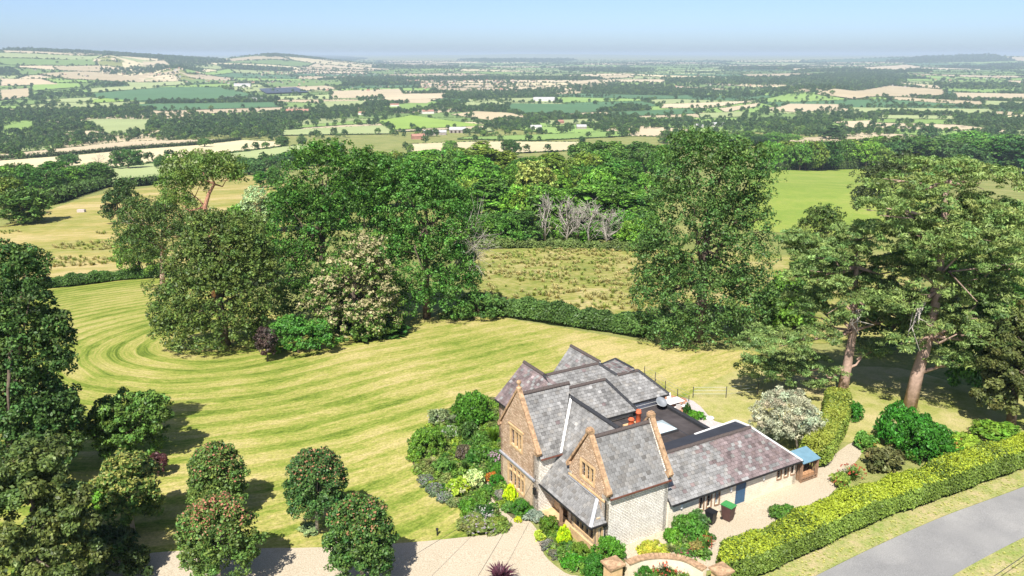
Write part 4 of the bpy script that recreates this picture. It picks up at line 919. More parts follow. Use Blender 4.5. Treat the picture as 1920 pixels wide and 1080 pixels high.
# ---------------------------------------------------------------- trees near the house, each shaped after its own outline
def hero(name, label, cat, base_px, blobs, n, leaf, puff, seed, c0, c1, trunk_r=.45, bark='bark', depth=.8, jit=0., trunk_px=None, group=None, extra=14, **kw):
    p = G(*base_px); B = pxblobs(p, blobs, depth, jit, seed)
    if name == 'scots_pine': B = [(b[0], b[1], b[2], b[3], b[4], b[5] * .68) for b in B]
    h = max(b[2] + b[5] for b in B)
    t = thing(name, label, cat, tuple(p), 0, group)
    ob('crown', crown_mesh('crown', B, n, leaf, puff, seed, c0, c1, **kw), t)
    if trunk_px:
        pts = [tuple(at_depth(q[0], q[1], p[1]) - p) for q in trunk_px]; pts[0] = (pts[0][0], pts[0][1], -.4); m = len(pts)
        L = [(pts, [trunk_r * (1.1 - .8 * i / (m - 1)) for i in range(m)])]; g = np.random.default_rng(seed)
        for b in B:
            k = min(range(m), key=lambda i: abs(pts[i][2] - (b[2] - b[5] * 1.2)) + (0 if i > 0 else 9)); s = np.array(pts[k]); e = np.array(b[:3]) - np.array([0, 0, b[5] * .3])
            L.append(([tuple(s), tuple((s + e) / 2 + g.normal(0, .3, 3) - np.array([0, 0, .3])), tuple(e)], [trunk_r * .38, trunk_r * .22, trunk_r * .07]))
            for q in range(2): e2 = e + g.normal(0, 1, 3) * np.array(b[3:]) * .6; L.append(([tuple((s + e) / 2), tuple((s + e) / 4 + e2 / 2), tuple(e2)], [trunk_r * .16, trunk_r * .1, trunk_r * .03]))
    else: L = auto_limbs(B, h, trunk_r, seed, extra=extra)
    ob('trunk', limbs_mesh('trunk', L, bark), t); return t, p
OAK0, OAK1 = (.036, .072, .014), (.095, .150, .028)
hero('holm_oak', 'broad dense olive-green evergreen oak bulging over the mown lawn', 'tree', (425, 652), [(405, 560, 215, 190), (430, 465, 160, 130), (345, 590, 120, 130), (475, 540, 100, 200), (405, 430, 90, 60), (400, 615, 190, 80), (365, 500, 110, 110)], 54000, .145, .56, 11, (.036, .056, .016), (.095, .118, .034), dens=2.1)
hero('oak_tree', 'tall bright green oak rising behind the chestnut, left half of the central clump', 'tree', (605, 600), [(620, 345, 180, 140), (560, 420, 120, 160), (640, 450, 200, 200), (555, 520, 110, 140), (690, 340, 110, 110), (600, 290, 90, 50), (600, 560, 160, 100)], 62000, .14, .6, 12, OAK0, OAK1, dens=2.1)
_, po = hero('oak_tree', 'spreading deep green oak with bare grey limbs on its right side', 'tree', (800, 597), [(800, 400, 180, 150), (755, 345, 130, 90), (850, 420, 110, 130), (790, 500, 200, 150), (860, 510, 80, 100), (735, 460, 110, 140), (820, 555, 170, 80)], 62000, .14, .6, 13, (.034, .080, .018), (.080, .155, .032), dens=2.1)
t = bpy.data.objects['oak_tree.001']; g = np.random.default_rng(5); L = []
for k in range(20):
    s = at_depth(845 + g.uniform(-10, 15), 470 + g.uniform(-60, 50), po[1]) - po; e = at_depth(g.uniform(885, 945), g.uniform(370, 560), po[1] + g.uniform(-3, 3)) - po; m = (s + e) / 2 + g.normal(0, .7, 3); L.append(([tuple(s), tuple(m), tuple(e)], [.055, .035, .01]))
    for q in range(9): e2 = m + (e - m) * g.random() + g.normal(0, 1.0, 3); L.append(([tuple(m + (e - m) * .3), tuple((m + e2) / 2 + g.normal(0, .3, 3)), tuple(e2)], [.022, .016, .006]))
ob('dead_branches', limbs_mesh('dead_branches', L, 'dead_wood', 5), t)
hero('chestnut_tree', 'sweet chestnut covered in cream catkins in front of the oaks', 'tree', (668, 632), [(670, 540, 150, 130), (690, 482, 80, 80), (620, 570, 100, 90), (700, 590, 110, 90), (655, 600, 150, 70)], 26000, .17, .6, 14, (.05, .085, .02), (.12, .15, .035), tip=(.46, .40, .215), tipz=.0, tipp=.85)
hero('umbrella_pine', 'tall pine with a flat umbrella crown and bare pink trunk behind the evergreen oak', 'tree', (402, 560), [(380, 315, 140, 56), (345, 345, 90, 50), (425, 328, 66, 42), (330, 372, 60, 30)], 16000, .18, .6, 15, (.055, .085, .022), (.125, .155, .042), .42, 'bark_red', .8, 1.5, [(402, 560), (397, 440), (384, 388), (392, 362), (402, 345), (396, 325)], asp=.45, dens=1.7)
hero('pine_tree', 'bushy dark pine left of the umbrella pine', 'tree', (305, 545), [(290, 420, 140, 80), (262, 400, 70, 60), (340, 400, 100, 60), (330, 450, 120, 80), (262, 470, 90, 80), (365, 455, 80, 80)], 26000, .18, .65, 16, (.038, .060, .018), (.090, .110, .032), .4, 'bark_pine', .8, 1.5, asp=.45, dens=2.0)
hero('ash_tree', 'fresh green round tree at the left foot of the bushy pine', 'tree', (262, 522), [(262, 470, 84, 86), (285, 490, 60, 60), (240, 490, 50, 50)], 9000, .19, .7, 17, (.05, .10, .018), (.10, .17, .032), .25)
hero('ivy_tree', 'dark round shrub tree between hay field and bushy pine', 'tree', (222, 420), [(222, 385, 54, 60), (235, 360, 46, 40), (212, 400, 40, 36)], 6000, .3, .9, 18, (.022, .042, .016), (.045, .07, .022), .25)
hero('silver_poplar', 'pale silvery tree peeping out between pine and oak', 'tree', (480, 440), [(480, 385, 46, 70), (470, 400, 40, 50), (492, 410, 36, 40)], 5000, .24, .8, 19, (.20, .22, .13), (.34, .36, .24), .2)
hero('olive_tree', 'olive-green loose tree behind the evergreen oak top', 'tree', (470, 520), [(460, 440, 90, 80), (490, 470, 70, 100)], 9000, .2, .75, 20, (.07, .09, .02), (.13, .15, .035), .3)
hero('poplar_tree', 'huge glossy upright broadleaf tree right of the rush field', 'tree', (1310, 640), [(1325, 335, 190, 140), (1310, 280, 110, 66), (1395, 330, 130, 120), (1290, 430, 200, 180), (1390, 450, 130, 180), (1310, 560, 240, 160), (1235, 520, 96, 170), (1400, 565, 110, 120), (1300, 610, 200, 60)], 74000, .14, .58, 21, (.045, .075, .022), (.115, .155, .05), .6, dens=2.0)
PN0, PN1 = (.062, .092, .032), (.150, .180, .072)
_, pa = hero('scots_pine', 'Scots pine with leaning forked trunk and low sweeping left branch', 'tree', (1578, 742), [(1560, 470, 150, 60), (1640, 440, 140, 70), (1530, 520, 110, 60), (1610, 530, 170, 60), (1690, 500, 120, 60), (1505, 560, 80, 60), (1680, 590, 130, 56), (1625, 655, 90, 36), (1450, 645, 130, 66), (1500, 690, 150, 66), (1430, 690, 90, 56), (1535, 630, 80, 44), (1500, 450, 70, 44), (1580, 560, 150, 66), (1655, 560, 120, 60), (1560, 500, 140, 60), (1540, 590, 100, 50)], 84000, .15, .5, 22, PN0, PN1, .45, 'bark_pine', .95, 3.0, [(1578, 742), (1588, 690), (1600, 620), (1602, 560), (1606, 500), (1610, 450)], asp=.3, flat=.42, dens=2.9)
_, pb = hero('scots_pine', 'tallest Scots pine with thick straight pinkish trunk at the right edge of the garden', 'tree', (1705, 764), [(1770, 315, 160, 60), (1840, 335, 150, 70), (1705, 345, 130, 60), (1660, 385, 100, 50), (1780, 385, 220, 70), (1865, 405, 140, 90), (1720, 435, 150, 60), (1800, 470, 200, 80), (1880, 480, 110, 100), (1755, 525, 150, 60), (1835, 560, 160, 80), (1690, 560, 100, 50), (1795, 620, 140, 66), (1860, 620, 100, 80), (1690, 640, 80, 46), (1790, 672, 90, 40), (1780, 430, 240, 80), (1700, 490, 120, 60), (1850, 510, 150, 90), (1745, 580, 140, 60), (1830, 440, 150, 70), (1830, 620, 130, 70)], 96000, .16, .55, 23, PN0, PN1, .56, 'bark_pine', .95, 3.0, [(1705, 764), (1720, 700), (1742, 630), (1760, 540), (1768, 430), (1775, 340)], asp=.3, flat=.42, dens=2.9)
for tname, P0, box in (('scots_pine', pa, (1585, 1640, 575, 640)), ('scots_pine.001', pb, (1695, 1760, 560, 690))):
    g = np.random.default_rng(8); L = []; t = bpy.data.objects[tname]
    for k in range(7):
        s = at_depth((box[0] + box[1]) / 2 + g.uniform(-8, 8), box[2] + 5, P0[1] - .8) - P0; e = at_depth(g.uniform(box[0], box[1]), g.uniform(box[2] + 20, box[3]), P0[1] - g.uniform(1, 3)) - P0; m = (s + e) / 2 + g.normal(0, .35, 3); L.append(([tuple(s), tuple(m), tuple(e)], [.09, .06, .02]))
    ob('dead_branches', limbs_mesh('dead_branches', L, 'dead_wood', 5), t)
hero('yew_tree', 'brownish drooping yew at the right edge beyond the garden lawn', 'tree', (1895, 800), [(1885, 690, 90, 150), (1910, 640, 90, 120), (1870, 740, 70, 80), (1930, 720, 90, 140)], 26000, .15, .55, 24, (.038, .048, .018), (.085, .088, .034), .35)
hero('sycamore_tree', 'leafy green tree filling the gap between tallest pine and yew', 'tree', (1835, 735), [(1825, 640, 90, 120), (1845, 580, 90, 90), (1810, 700, 60, 56), (1890, 560, 110, 120)], 22000, .18, .7, 25, (.045, .095, .02), (.10, .175, .04), .3)
hero('cypress_tree', 'dark conical evergreen behind the left Scots pine', 'tree', (1540, 520), [(1540, 440, 90, 90), (1540, 405, 56, 40), (1530, 480, 90, 60)], 12000, .2, .6, 26, (.030, .050, .015), (.065, .095, .026), .25)
hero('copper_beech', 'very dark purplish tree behind the tallest pine, against the green field', 'tree', (1660, 440), [(1670, 345, 130, 80), (1640, 375, 80, 60), (1700, 320, 90, 60)], 14000, .28, .9, 27, (.026, .036, .018), (.052, .062, .028), .4)
hero('dark_tree', 'shadowy broadleaf tree standing between the two Scots pines', 'tree', (1650, 660), [(1660, 610, 110, 90), (1740, 600, 90, 100)], 9000, .2, .8, 28, (.03, .055, .016), (.06, .095, .026), .3)
hero('beech_tree', 'tall dark tree rising along the left edge of the picture', 'tree', (30, 905), [(45, 570, 110, 170), (62, 650, 130, 150), (35, 760, 190, 140), (25, 500, 100, 80), (98, 615, 60, 70), (60, 830, 190, 120), (95, 690, 66, 60), (-30, 640, 120, 240), (105, 770, 90, 80)], 60000, .125, .55, 29, (.032, .058, .019), (.082, .112, .034), .5, dens=1.9)
hero('sycamore_tree', 'dusky brown-green tree in the bottom left corner', 'tree', (70, 1140), [(45, 950, 160, 150), (105, 1040, 150, 110), (30, 1050, 140, 100), (70, 880, 130, 100), (130, 960, 90, 100)], 40000, .12, .5, 30, (.038, .052, .018), (.105, .112, .038), .5)
hero('hawthorn_tree', 'rounded mid-green tree with layered branches on the left of the lawn', 'tree', (245, 862), [(240, 790, 140, 100), (205, 800, 90, 80), (275, 775, 86, 70), (240, 830, 120, 60)], 17000, .12, .42, 31, (.045, .075, .018), (.105, .150, .035), .22)
hero('young_maple', 'young maple with yellow-green tips left of the lawn near the dark trees', 'tree', (250, 998), [(240, 905, 104, 106), (232, 950, 116, 80), (255, 930, 90, 100)], 15000, .11, .36, 32, (.035, .065, .020), (.085, .125, .034), .14, 'bark_grey', tip=(.26, .28, .07), tipz=.3, tipp=.6)
hero('lime_shrub', 'vivid light green shrub among the dark trees at lower left', 'shrub', (130, 1010), [(115, 965, 90, 60), (165, 935, 60, 50)], 7000, .11, .36, 33, (.07, .14, .014), (.13, .23, .03), .1)
hero('dwarf_conifer', 'small yellowish conifer at the very bottom left', 'shrub', (62, 1105), [(62, 1068, 40, 60), (45, 1080, 30, 40)], 4000, .09, .3, 34, (.10, .12, .03), (.2, .21, .06), .08)
hero('shade_bush', 'dark low bush at the foot of the young maples beside the drive, lower left', 'shrub', (190, 1080), [(200, 1040, 120, 80), (250, 1060, 60, 60)], 9000, .11, .4, 35, (.03, .045, .016), (.07, .08, .03), .12)
hero('purple_plum', 'little dark purple shrub behind the yellow-tipped maple', 'shrub', (297, 893), [(295, 870, 34, 40)], 2500, .09, .25, 36, (.05, .016, .028), (.10, .035, .05), .06)
MPL = dict(tip=(.42, .20, .11), bark='bark_grey', trunk_r=.11, rag=.02, asp=.75, dens=1.5)
hero('young_maple', 'young maple standing back from the drive, half hidden by the red-tipped one', 'tree', (405, 968), [(405, 888, 98, 104), (402, 860, 70, 56), (408, 920, 104, 60)], 20000, .078, .30, 37, (.034, .065, .020), (.090, .125, .036), tipz=.4, tipp=.15, **MPL)
hero('young_maple', 'large young maple with many red shoot tips beside the drive at the left', 'tree', (412, 1100), [(408, 1005, 150, 130), (408, 970, 110, 70), (410, 1045, 140, 70)], 28000, .075, .30, 38, (.036, .068, .020), (.095, .130, .036), tipz=.6, tipp=.42, **MPL)
hero('young_maple', 'young maple on the lawn with a visible pale trunk and reddish tips', 'tree', (595, 1000), [(592, 908, 114, 108), (592, 875, 84, 60), (590, 940, 100, 56)], 24000, .076, .30, 39, (.026, .055, .020), (.070, .110, .034), tipz=.45, tipp=.2, **MPL)
hero('young_maple', 'young maple overhanging the gravel drive, nearest the house', 'tree', (680, 1102), [(674, 1010, 128, 124), (672, 968, 96, 66), (676, 1050, 120, 66)], 26000, .078, .30, 40, (.034, .066, .020), (.095, .135, .036), tipz=.5, tipp=.16, **MPL)
hero('weeping_pear', 'silver-grey weeping pear by the end of the low extension', 'tree', (1497, 842), [(1472, 782, 124, 90), (1470, 762, 90, 50), (1500, 800, 74, 60), (1438, 800, 60, 50)], 20000, .11, .36, 41, (.185, .165, .15), (.345, .305, .275), .09, 'bark_grey', asp=.3, up=.1)
hero('purple_plum', 'slender dark purple sapling on the lawn in front of the laurel bush', 'tree', (502, 678), [(498, 638, 40, 44), (500, 655, 30, 24)], 2600, .12, .3, 42, (.035, .02, .024), (.075, .045, .05), .06)
hero('laurel_bush', 'spreading fresh green laurel bush at the front of the central clump', 'shrub', (560, 662), [(555, 630, 110, 62), (600, 632, 60, 50), (520, 640, 50, 44)], 12000, .13, .42, 43, (.05, .11, .02), (.11, .20, .04), .12)
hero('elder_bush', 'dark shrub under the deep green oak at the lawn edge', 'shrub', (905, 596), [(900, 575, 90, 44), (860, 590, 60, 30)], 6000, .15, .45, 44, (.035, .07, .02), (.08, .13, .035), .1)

# ---------------------------------------------------------------- woodland and field trees further off: a few shapes, every tree its own object
def proto(seed, kind):
    g = np.random.default_rng(seed)
    if kind == 'round': bl = [(0, 0, 5.6, 4.6, 4.6, 5.0)] + [(g.uniform(-3.2, 3.2), g.uniform(-3.2, 3.2), g.uniform(2.2, 9.5), g.uniform(1.8, 3), g.uniform(1.8, 3), g.uniform(1.6, 2.6)) for _ in range(9)]
    if kind == 'tall': bl = [(0, 0, 4.6, 3, 3, 4.5), (0, 0, 10, 2.4, 2.4, 3.5)] + [(g.uniform(-2, 2), g.uniform(-2, 2), g.uniform(4, 11), 1.8, 1.8, 1.8) for _ in range(5)]
    if kind == 'cone': bl = [(0, 0, 3.5, 3, 3, 3), (0, 0, 7, 2.2, 2.2, 3), (0, 0, 10.3, 1.2, 1.2, 2.2)]
    if kind == 'wide': bl = [(0, 0, 5.2, 5.5, 5.5, 3.9)] + [(g.uniform(-4, 4), g.uniform(-4, 4), g.uniform(2.4, 7.5), 2.2, 2.2, 1.8) for _ in range(8)]
    return crown_mesh('crown', bl, 6500, .34, .95, seed, (.62, .70, .52), (1.55, 1.65, 1.25)), limbs_mesh('trunk', auto_limbs(bl, 11, .32, seed, extra=8), 'bark', 6)
PR = {k: [proto(200 + 10 * i + j, k) for j in range(n)] for i, (k, n) in enumerate((('round', 4), ('tall', 2), ('cone', 2), ('wide', 3)))}
DK, MD, BR_, OL, CRM, BL, GY = (.045, .075, .024), (.065, .115, .027), (.095, .17, .03), (.105, .125, .032), (.26, .24, .10), (.045, .075, .035), (.11, .13, .06)
BR = (.082, .142, .027)
_pc = 0
def mid(px, pb, pt, wpx, kind, col, label, name='field_tree', group=None, cat='tree'):
    global _pc
    p = G(px, pb); d = p[1]; b = (540 - pt) / FPX; zt = CH + d * (b * math.cos(TH) - math.sin(TH)) / (math.cos(TH) + b * math.sin(TH)); h = max(2.5, zt - p[2]); wd = wpx * mpp(p)
    H0, W0 = {'round': (11.3, 10.4), 'tall': (13, 7.2), 'cone': (12.4, 6.2), 'wide': (9.6, 12.5)}[kind]
    cr, tr = PR[kind][_pc % len(PR[kind])]; _pc += 1
    return tree(name, label, cat, (p[0], p[1], p[2] - .2), cr, tr, rng.uniform(0, 6.28), (wd / W0, wd / W0, h / H0), group, tuple(np.array(col) * rng.uniform(.68, 1.22)))
SOLO = [
 (241, 318, 279, 54, 'wide', DK, 'lone spreading dark oak in the pale green field left of the umbrella pine'),
 (303, 318, 292, 27, 'round', DK, 'small round oak just left of the umbrella pine top'),
 (384, 277, 259, 28, 'wide', DK, 'dark tree standing alone on the cream strip of stubble above the umbrella pine'),
 (530, 276, 256, 27, 'round', DK, 'solitary round tree at the right end of the cream stubble field'),
 (566, 272, 254, 20, 'round', GY, 'greyish tree just right of the solitary one at the end of the stubble field'),
 (130, 315, 289, 46, 'wide', DK, 'dark flat-topped tree above the left hedge corner by the stubble field'),
 (488, 352, 322, 30, 'tall', MD, 'spindly tree in the grassy patch right of the umbrella pine'),
 (516, 355, 312, 36, 'round', DK, 'dark dense tree in the grassy patch nearest the central oak'),
 (45, 420, 352, 100, 'round', DK, 'very large dark tree at the left edge beside the golden hay field'),
 (10, 410, 330, 70, 'round', OL, 'twiggy brownish tree at the extreme left above the hay field'),
 (845, 292, 263, 34, 'round', MD, 'round mid-green tree in front of the pale field at centre'),
 (905, 322, 268, 74, 'cone', OL, 'olive cone-shaped tree standing out above the central woodland'),
 (876, 322, 276, 50, 'round', OL, 'olive rounded tree left of the cone-shaped one'),
 (959, 295, 262, 36, 'round', DK, 'small dark round tree right of the cone-shaped one'),
 (1003, 390, 303, 80, 'round', CRM, 'chestnut with cream blossom in the middle of the woodland'),
 (882, 372, 318, 50, 'round', (.16, .15, .06), 'smaller chestnut with fading cream blossom on the woodland left'),
 (1066, 345, 308, 52, 'round', OL, 'olive dome-shaped tree right of the cream-blossomed chestnut'),
 (1030, 372, 332, 48, 'wide', BR, 'bright lime-green tree beside the pale dead trunks'),
 (1740, 262, 236, 40, 'round', BL, 'bluish tree on the field edge at upper right'),
 (1810, 290, 246, 90, 'wide', MD, 'broad green tree above the tallest pine at upper right'),
 (1890, 292, 250, 70, 'round', MD, 'rounded green tree at the far upper right edge'),
 (1560, 262, 236, 40, 'cone', BL, 'bluish conifer behind the tan strip field at right'),
 (1390, 300, 262, 34, 'round', OL, 'olive tree directly right of the huge upright tree top'),
 (1125, 330, 268, 50, 'tall', DK, 'dark upright tree left of the huge upright tree'),
]
for a in SOLO: mid(*a)
ORD = 'first second third fourth fifth sixth seventh eighth ninth tenth eleventh twelfth thirteenth fourteenth fifteenth sixteenth seventeenth eighteenth nineteenth twentieth'.split()
def belt(n, x0, x1, pb, pt, wpx, cols, label, group, kinds=('round', 'round', 'wide', 'tall'), name='woodland_tree'):
    names = {DK: 'dark green', MD: 'mid-green', BR: 'light green', OL: 'olive', BL: 'bluish green'}; shp = {'round': 'rounded', 'wide': 'spreading', 'tall': 'upright', 'cone': 'conical'}
    for k in range(n):
        u = (k + .5 + rng.uniform(-.35, .35)) / n; f = lambda v: v(u) if callable(v) else v
        b = f(pb) + rng.uniform(-4, 4); hh = (f(pb) - f(pt)) * rng.uniform(.82, 1.12)
        kd = kinds[rng.integers(len(kinds))]; cl = cols[rng.integers(len(cols))]
        mid(x0 + (x1 - x0) * u, b, b - hh, wpx * rng.uniform(.8, 1.25), kd, cl, '%s %s tree, %s from the left %s' % (names[cl], shp[kd], ORD[k], label), name, group)
lin = lambda a, b: (lambda u: a + (b - a) * u)
belt(14, 640, 900, lin(395, 385), lin(318, 305), 80, (MD, BR, MD), 'in the wood behind the central oaks', 'wood behind the central oaks')
belt(17, 700, 1190, lin(335, 348), lin(284, 288), 70, (MD, DK, BR, OL), 'in the back row of the woodland', 'back row of the central woodland')
belt(6, 885, 1000, lin(458, 460), lin(398, 405), 62, (MD, BR, MD, DK), 'along the top left of the rush field', 'trees along the top of the rush field')
belt(4, 1165, 1225, lin(462, 466), lin(405, 405), 56, (MD, BR, DK), 'at the right of the rush field top', 'trees at the right of the rush field top')
belt(15, 860, 1210, lin(412, 420), lin(340, 352), 76, (BR, MD, MD, OL), 'in the middle row of the woodland', 'middle rows of the central woodland')
belt(12, 1080, 1260, lin(325, 335), lin(272, 275), 54, (DK, MD, DK), 'left of the huge upright tree', 'dark belt left of the upright tree')
belt(20, 1425, 1650, lin(318, 316), lin(266, 264), 50, (MD, DK, OL, BR), 'beyond the bright green field', 'belt beyond the bright green field')
belt(18, 1620, 1960, lin(300, 330), lin(255, 268), 66, (DK, MD, BL), 'in the upper right wood', 'dark wood at the upper right')
belt(14, 1250, 1480, lin(272, 270), lin(248, 250), 46, (DK, MD), 'behind the huge upright tree', 'line behind the upright tree')
belt(12, -20, 195, lin(372, 345), lin(314, 305), 60, (DK, MD, OL), 'beyond the hay field', 'belt along the far side of the hay field')
belt(5, 90, 190, lin(348, 340), lin(325, 315), 44, (MD, BR, DK), 'below the hay field belt', 'near foot of the hay field belt')
belt(12, 880, 1215, lin(378, 385), lin(308, 318), 66, (MD, BR, OL, MD), 'in the second woodland row', 'second row of the woodland')
belt(7, 1000, 1180, lin(448, 452), lin(412, 415), 46, (MD, DK, BR), 'behind the dead trees', 'bushes behind the dead trees')
belt(8, 450, 640, lin(330, 305), lin(298, 280), 44, (DK, BL), 'in the copse by the umbrella pine', 'copse right of the umbrella pine')
belt(6, 440, 700, lin(440, 430), lin(370, 330), 60, (MD, DK), 'behind the oaks', 'low trees behind the central oaks')
belt(5, 1440, 1520, lin(640, 600), lin(520, 480), 70, (MD, DK), 'between upright tree and left pine', 'gap between the upright tree and the left pine', ('round', 'tall'))
belt(5, 1780, 1960, lin(560, 600), lin(400, 430), 100, (DK, MD), 'deep behind the tallest pine', 'trees deep behind the tallest pine')
def bare(px, pb, pt, wpx, label, seed, mat='dead_wood', group=None, name='dead_tree', n=26):
    p = G(px, pb); b = (540 - pt) / FPX; h = CH + p[1] * (b * math.cos(TH) - math.sin(TH)) / (math.cos(TH) + b * math.sin(TH)) - p[2]; wd = wpx * mpp(p) / 2; g = np.random.default_rng(seed)
    t = thing(name, label, 'tree', tuple(p), 0, group); core = [([(0, 0, -.3), (g.normal(0, .5), g.normal(0, .4), h * .4), (g.normal(0, 1.4), g.normal(0, .8), h * g.uniform(.75, 1.))], [.2, .13, .03]) for _ in range(1 if name != 'dead_tree' else 3)]
    ob('trunk', limbs_mesh('trunk', core, mat, 6), t); L = []
    for k in range(n):
        z = g.uniform(.1, .85) * h; a = g.uniform(0, 6.28); l = wd * g.uniform(.5, 1.1) * (1.1 - z / h * .6); e = np.array([math.cos(a) * l, math.sin(a) * l, min(h, z + g.uniform(.15, .45) * h)]); s = np.array([0, 0, z]); m = (s + e) / 2 + g.normal(0, .3, 3)
        L.append(([tuple(s), tuple(m), tuple(e)], [.09, .06, .02]))
        for q in range(5): e2 = e + g.normal(0, wd * .3, 3); m2 = m + (e - m) * g.random(); L.append(([tuple(m2), tuple((m2 + e2) / 2 + g.normal(0, .2, 3)), tuple(e2)], [.05, .035, .015]))
    ob('branches', limbs_mesh('branches', L, mat, 4), t)
bare(188, 320, 290, 30, 'bare brown winter-looking tree left of the lone spreading oak', 60, 'bark_grey')
for k, (px, pb, pt, wp) in enumerate([(1022, 455, 372, 40), (1062, 458, 378, 44), (1105, 462, 385, 60), (1140, 462, 400, 56), (1082, 455, 390, 40), (1165, 455, 400, 40)]):
    bare(px, pb, pt, wp, ['leftmost of the pale dead trees above the rush field', 'upright grey dead tree second from the left above the rush field', 'widest dead tree with twisting pale limbs above the rush field', 'low dead tree with sprawling limbs at the right of the dead group', 'thin dead stem between the upright and the widest dead trees', 'rightmost dead tree, partly behind green bushes'][k], 70 + k, group=None)
# ---------------------------------------------------------------- hedges
def hedge(name, label, px, width, height, n, leaf, seed, c0, c1, top=None, wob=.12, shift=.5):
    g = np.random.default_rng(seed); P = np.array(spline([G(*p)[:2] for p in px], 6, False)); seg = np.linalg.norm(np.diff(P, axis=0), axis=1); cs = np.concatenate([[0], np.cumsum(seg)]); L = cs[-1]
    def frame(s):
        i = np.clip(np.searchsorted(cs, s) - 1, 0, len(seg) - 1); t = (s - cs[i]) / seg[i]; q = P[i] + (P[i + 1] - P[i]) * t[:, None]; d = (P[i + 1] - P[i]) / seg[i][:, None]; nn = np.column_stack([-d[:, 1], d[:, 0]])
        return q + nn * width * shift, nn
    f1 = g.uniform(0, 6, 6)
    def surf(s, ph, k=1.):
        q, nn = frame(s); c, sn = np.cos(ph), np.sin(ph); e = np.minimum(1, np.minimum(s, L - s) / (width * .45) + .35)
        wv = 1 + wob * (np.sin(s * 1.3 + f1[0]) + np.sin(s * 2.9 + f1[1]) * .6 + np.sin(s * .45 + f1[2]) * .8) / 1.6
        x = width / 2 * np.sign(c) * np.abs(c) ** .33 * e * k * wv; z = height * np.abs(sn) ** .33 * (e * .5 + .5) * k * wv
        xy = q + nn * x[:, None]; return np.column_stack([xy, T(xy[:, 0], xy[:, 1]) + z]), nn
    pt = np.linspace(.01, math.pi - .01, 400); xx = width / 2 * np.sign(np.cos(pt)) * np.abs(np.cos(pt)) ** .33; zz = height * np.sin(pt) ** .33; al = np.concatenate([[0], np.cumsum(np.hypot(np.diff(xx), np.diff(zz)))])
    s = g.uniform(0, L, n); ph = np.interp(g.uniform(0, al[-1], n), al, pt); X, nn = surf(s, ph, 1); out = np.column_stack([nn * np.cos(ph)[:, None], np.sin(ph)])
    X = X + g.normal(0, leaf * .55, X.shape); Nn = unit(out * .6 + np.array([0, 0, .25]) + g.normal(size=X.shape) * .45)
    V, F = leaf_quads(X, Nn, leaf * g.uniform(.6, 1.3, n), .55, g)
    t = g.random(n)[:, None]; col = np.array(c0) * (1 - t) + np.array(c1) * t
    patch = np.sin(s * .9 + f1[3]) + np.sin(s * 2.3 + f1[4]) * .7 + np.sin(s * .31 + f1[5]); col = col * (1.35 * (1 + .13 * patch) * g.uniform(.8, 1.2, n))[:, None]
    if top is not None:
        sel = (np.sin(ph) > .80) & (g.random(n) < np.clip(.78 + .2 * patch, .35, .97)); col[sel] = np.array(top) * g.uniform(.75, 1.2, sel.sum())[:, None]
    c = np.array(P[len(P) // 2]); base = np.array([c[0], c[1], float(T(c[0], c[1]))])
    h = thing(name, label, 'hedge', tuple(base)); ob('foliage', npmesh('foliage', V - base, F, col, 'leaf'), h)
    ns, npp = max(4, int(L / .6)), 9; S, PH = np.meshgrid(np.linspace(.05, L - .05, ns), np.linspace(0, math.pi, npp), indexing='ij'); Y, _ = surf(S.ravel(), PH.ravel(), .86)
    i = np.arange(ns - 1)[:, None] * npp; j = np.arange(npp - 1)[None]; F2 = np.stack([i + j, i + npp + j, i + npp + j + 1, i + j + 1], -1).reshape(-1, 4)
    ob('core', npmesh('core', Y - base, F2, None, 'hedge_core'), h)  # dark core shell added inside the foliage, no separate stalks modelled
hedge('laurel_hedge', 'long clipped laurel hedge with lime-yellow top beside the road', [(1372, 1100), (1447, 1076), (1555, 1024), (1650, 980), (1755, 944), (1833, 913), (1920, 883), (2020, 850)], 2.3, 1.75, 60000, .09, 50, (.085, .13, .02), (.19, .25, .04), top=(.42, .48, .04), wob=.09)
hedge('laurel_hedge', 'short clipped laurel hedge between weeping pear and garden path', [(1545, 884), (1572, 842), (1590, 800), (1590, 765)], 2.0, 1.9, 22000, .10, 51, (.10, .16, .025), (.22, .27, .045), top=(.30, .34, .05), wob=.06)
hedge('hawthorn_hedge', 'low dark hawthorn hedge between mown lawn and rush field', [(868, 590), (960, 598), (1050, 612), (1120, 622), (1210, 636)], 2.6, 2.2, 20000, .17, 52, (.035, .075, .018), (.085, .15, .03), wob=.16)
hedge('hawthorn_hedge', 'low green hedge along the far edge of the lawn at the left', [(-180, 580), (-60, 560), (70, 544), (150, 536), (230, 526), (310, 521)], 2.4, 1.9, 24000, .17, 53, (.04, .085, .018), (.10, .17, .03), wob=.18)
hedge('sapling_hedge', 'feathery bright green sapling hedge along the far side of the hay field', [(60, 392), (140, 372), (200, 352), (260, 350), (315, 343)], 5., 4., 8000, .45, 54, (.06, .11, .025), (.11, .18, .04), wob=.3)
hedge('field_hedge', 'dark hedge line below the two cream stubble strips at the left', [(-40, 303), (143, 292), (247, 282), (370, 273), (455, 264)], 7., 5., 6000, 1.1, 55, (.03, .05, .016), (.05, .08, .022), wob=.2)

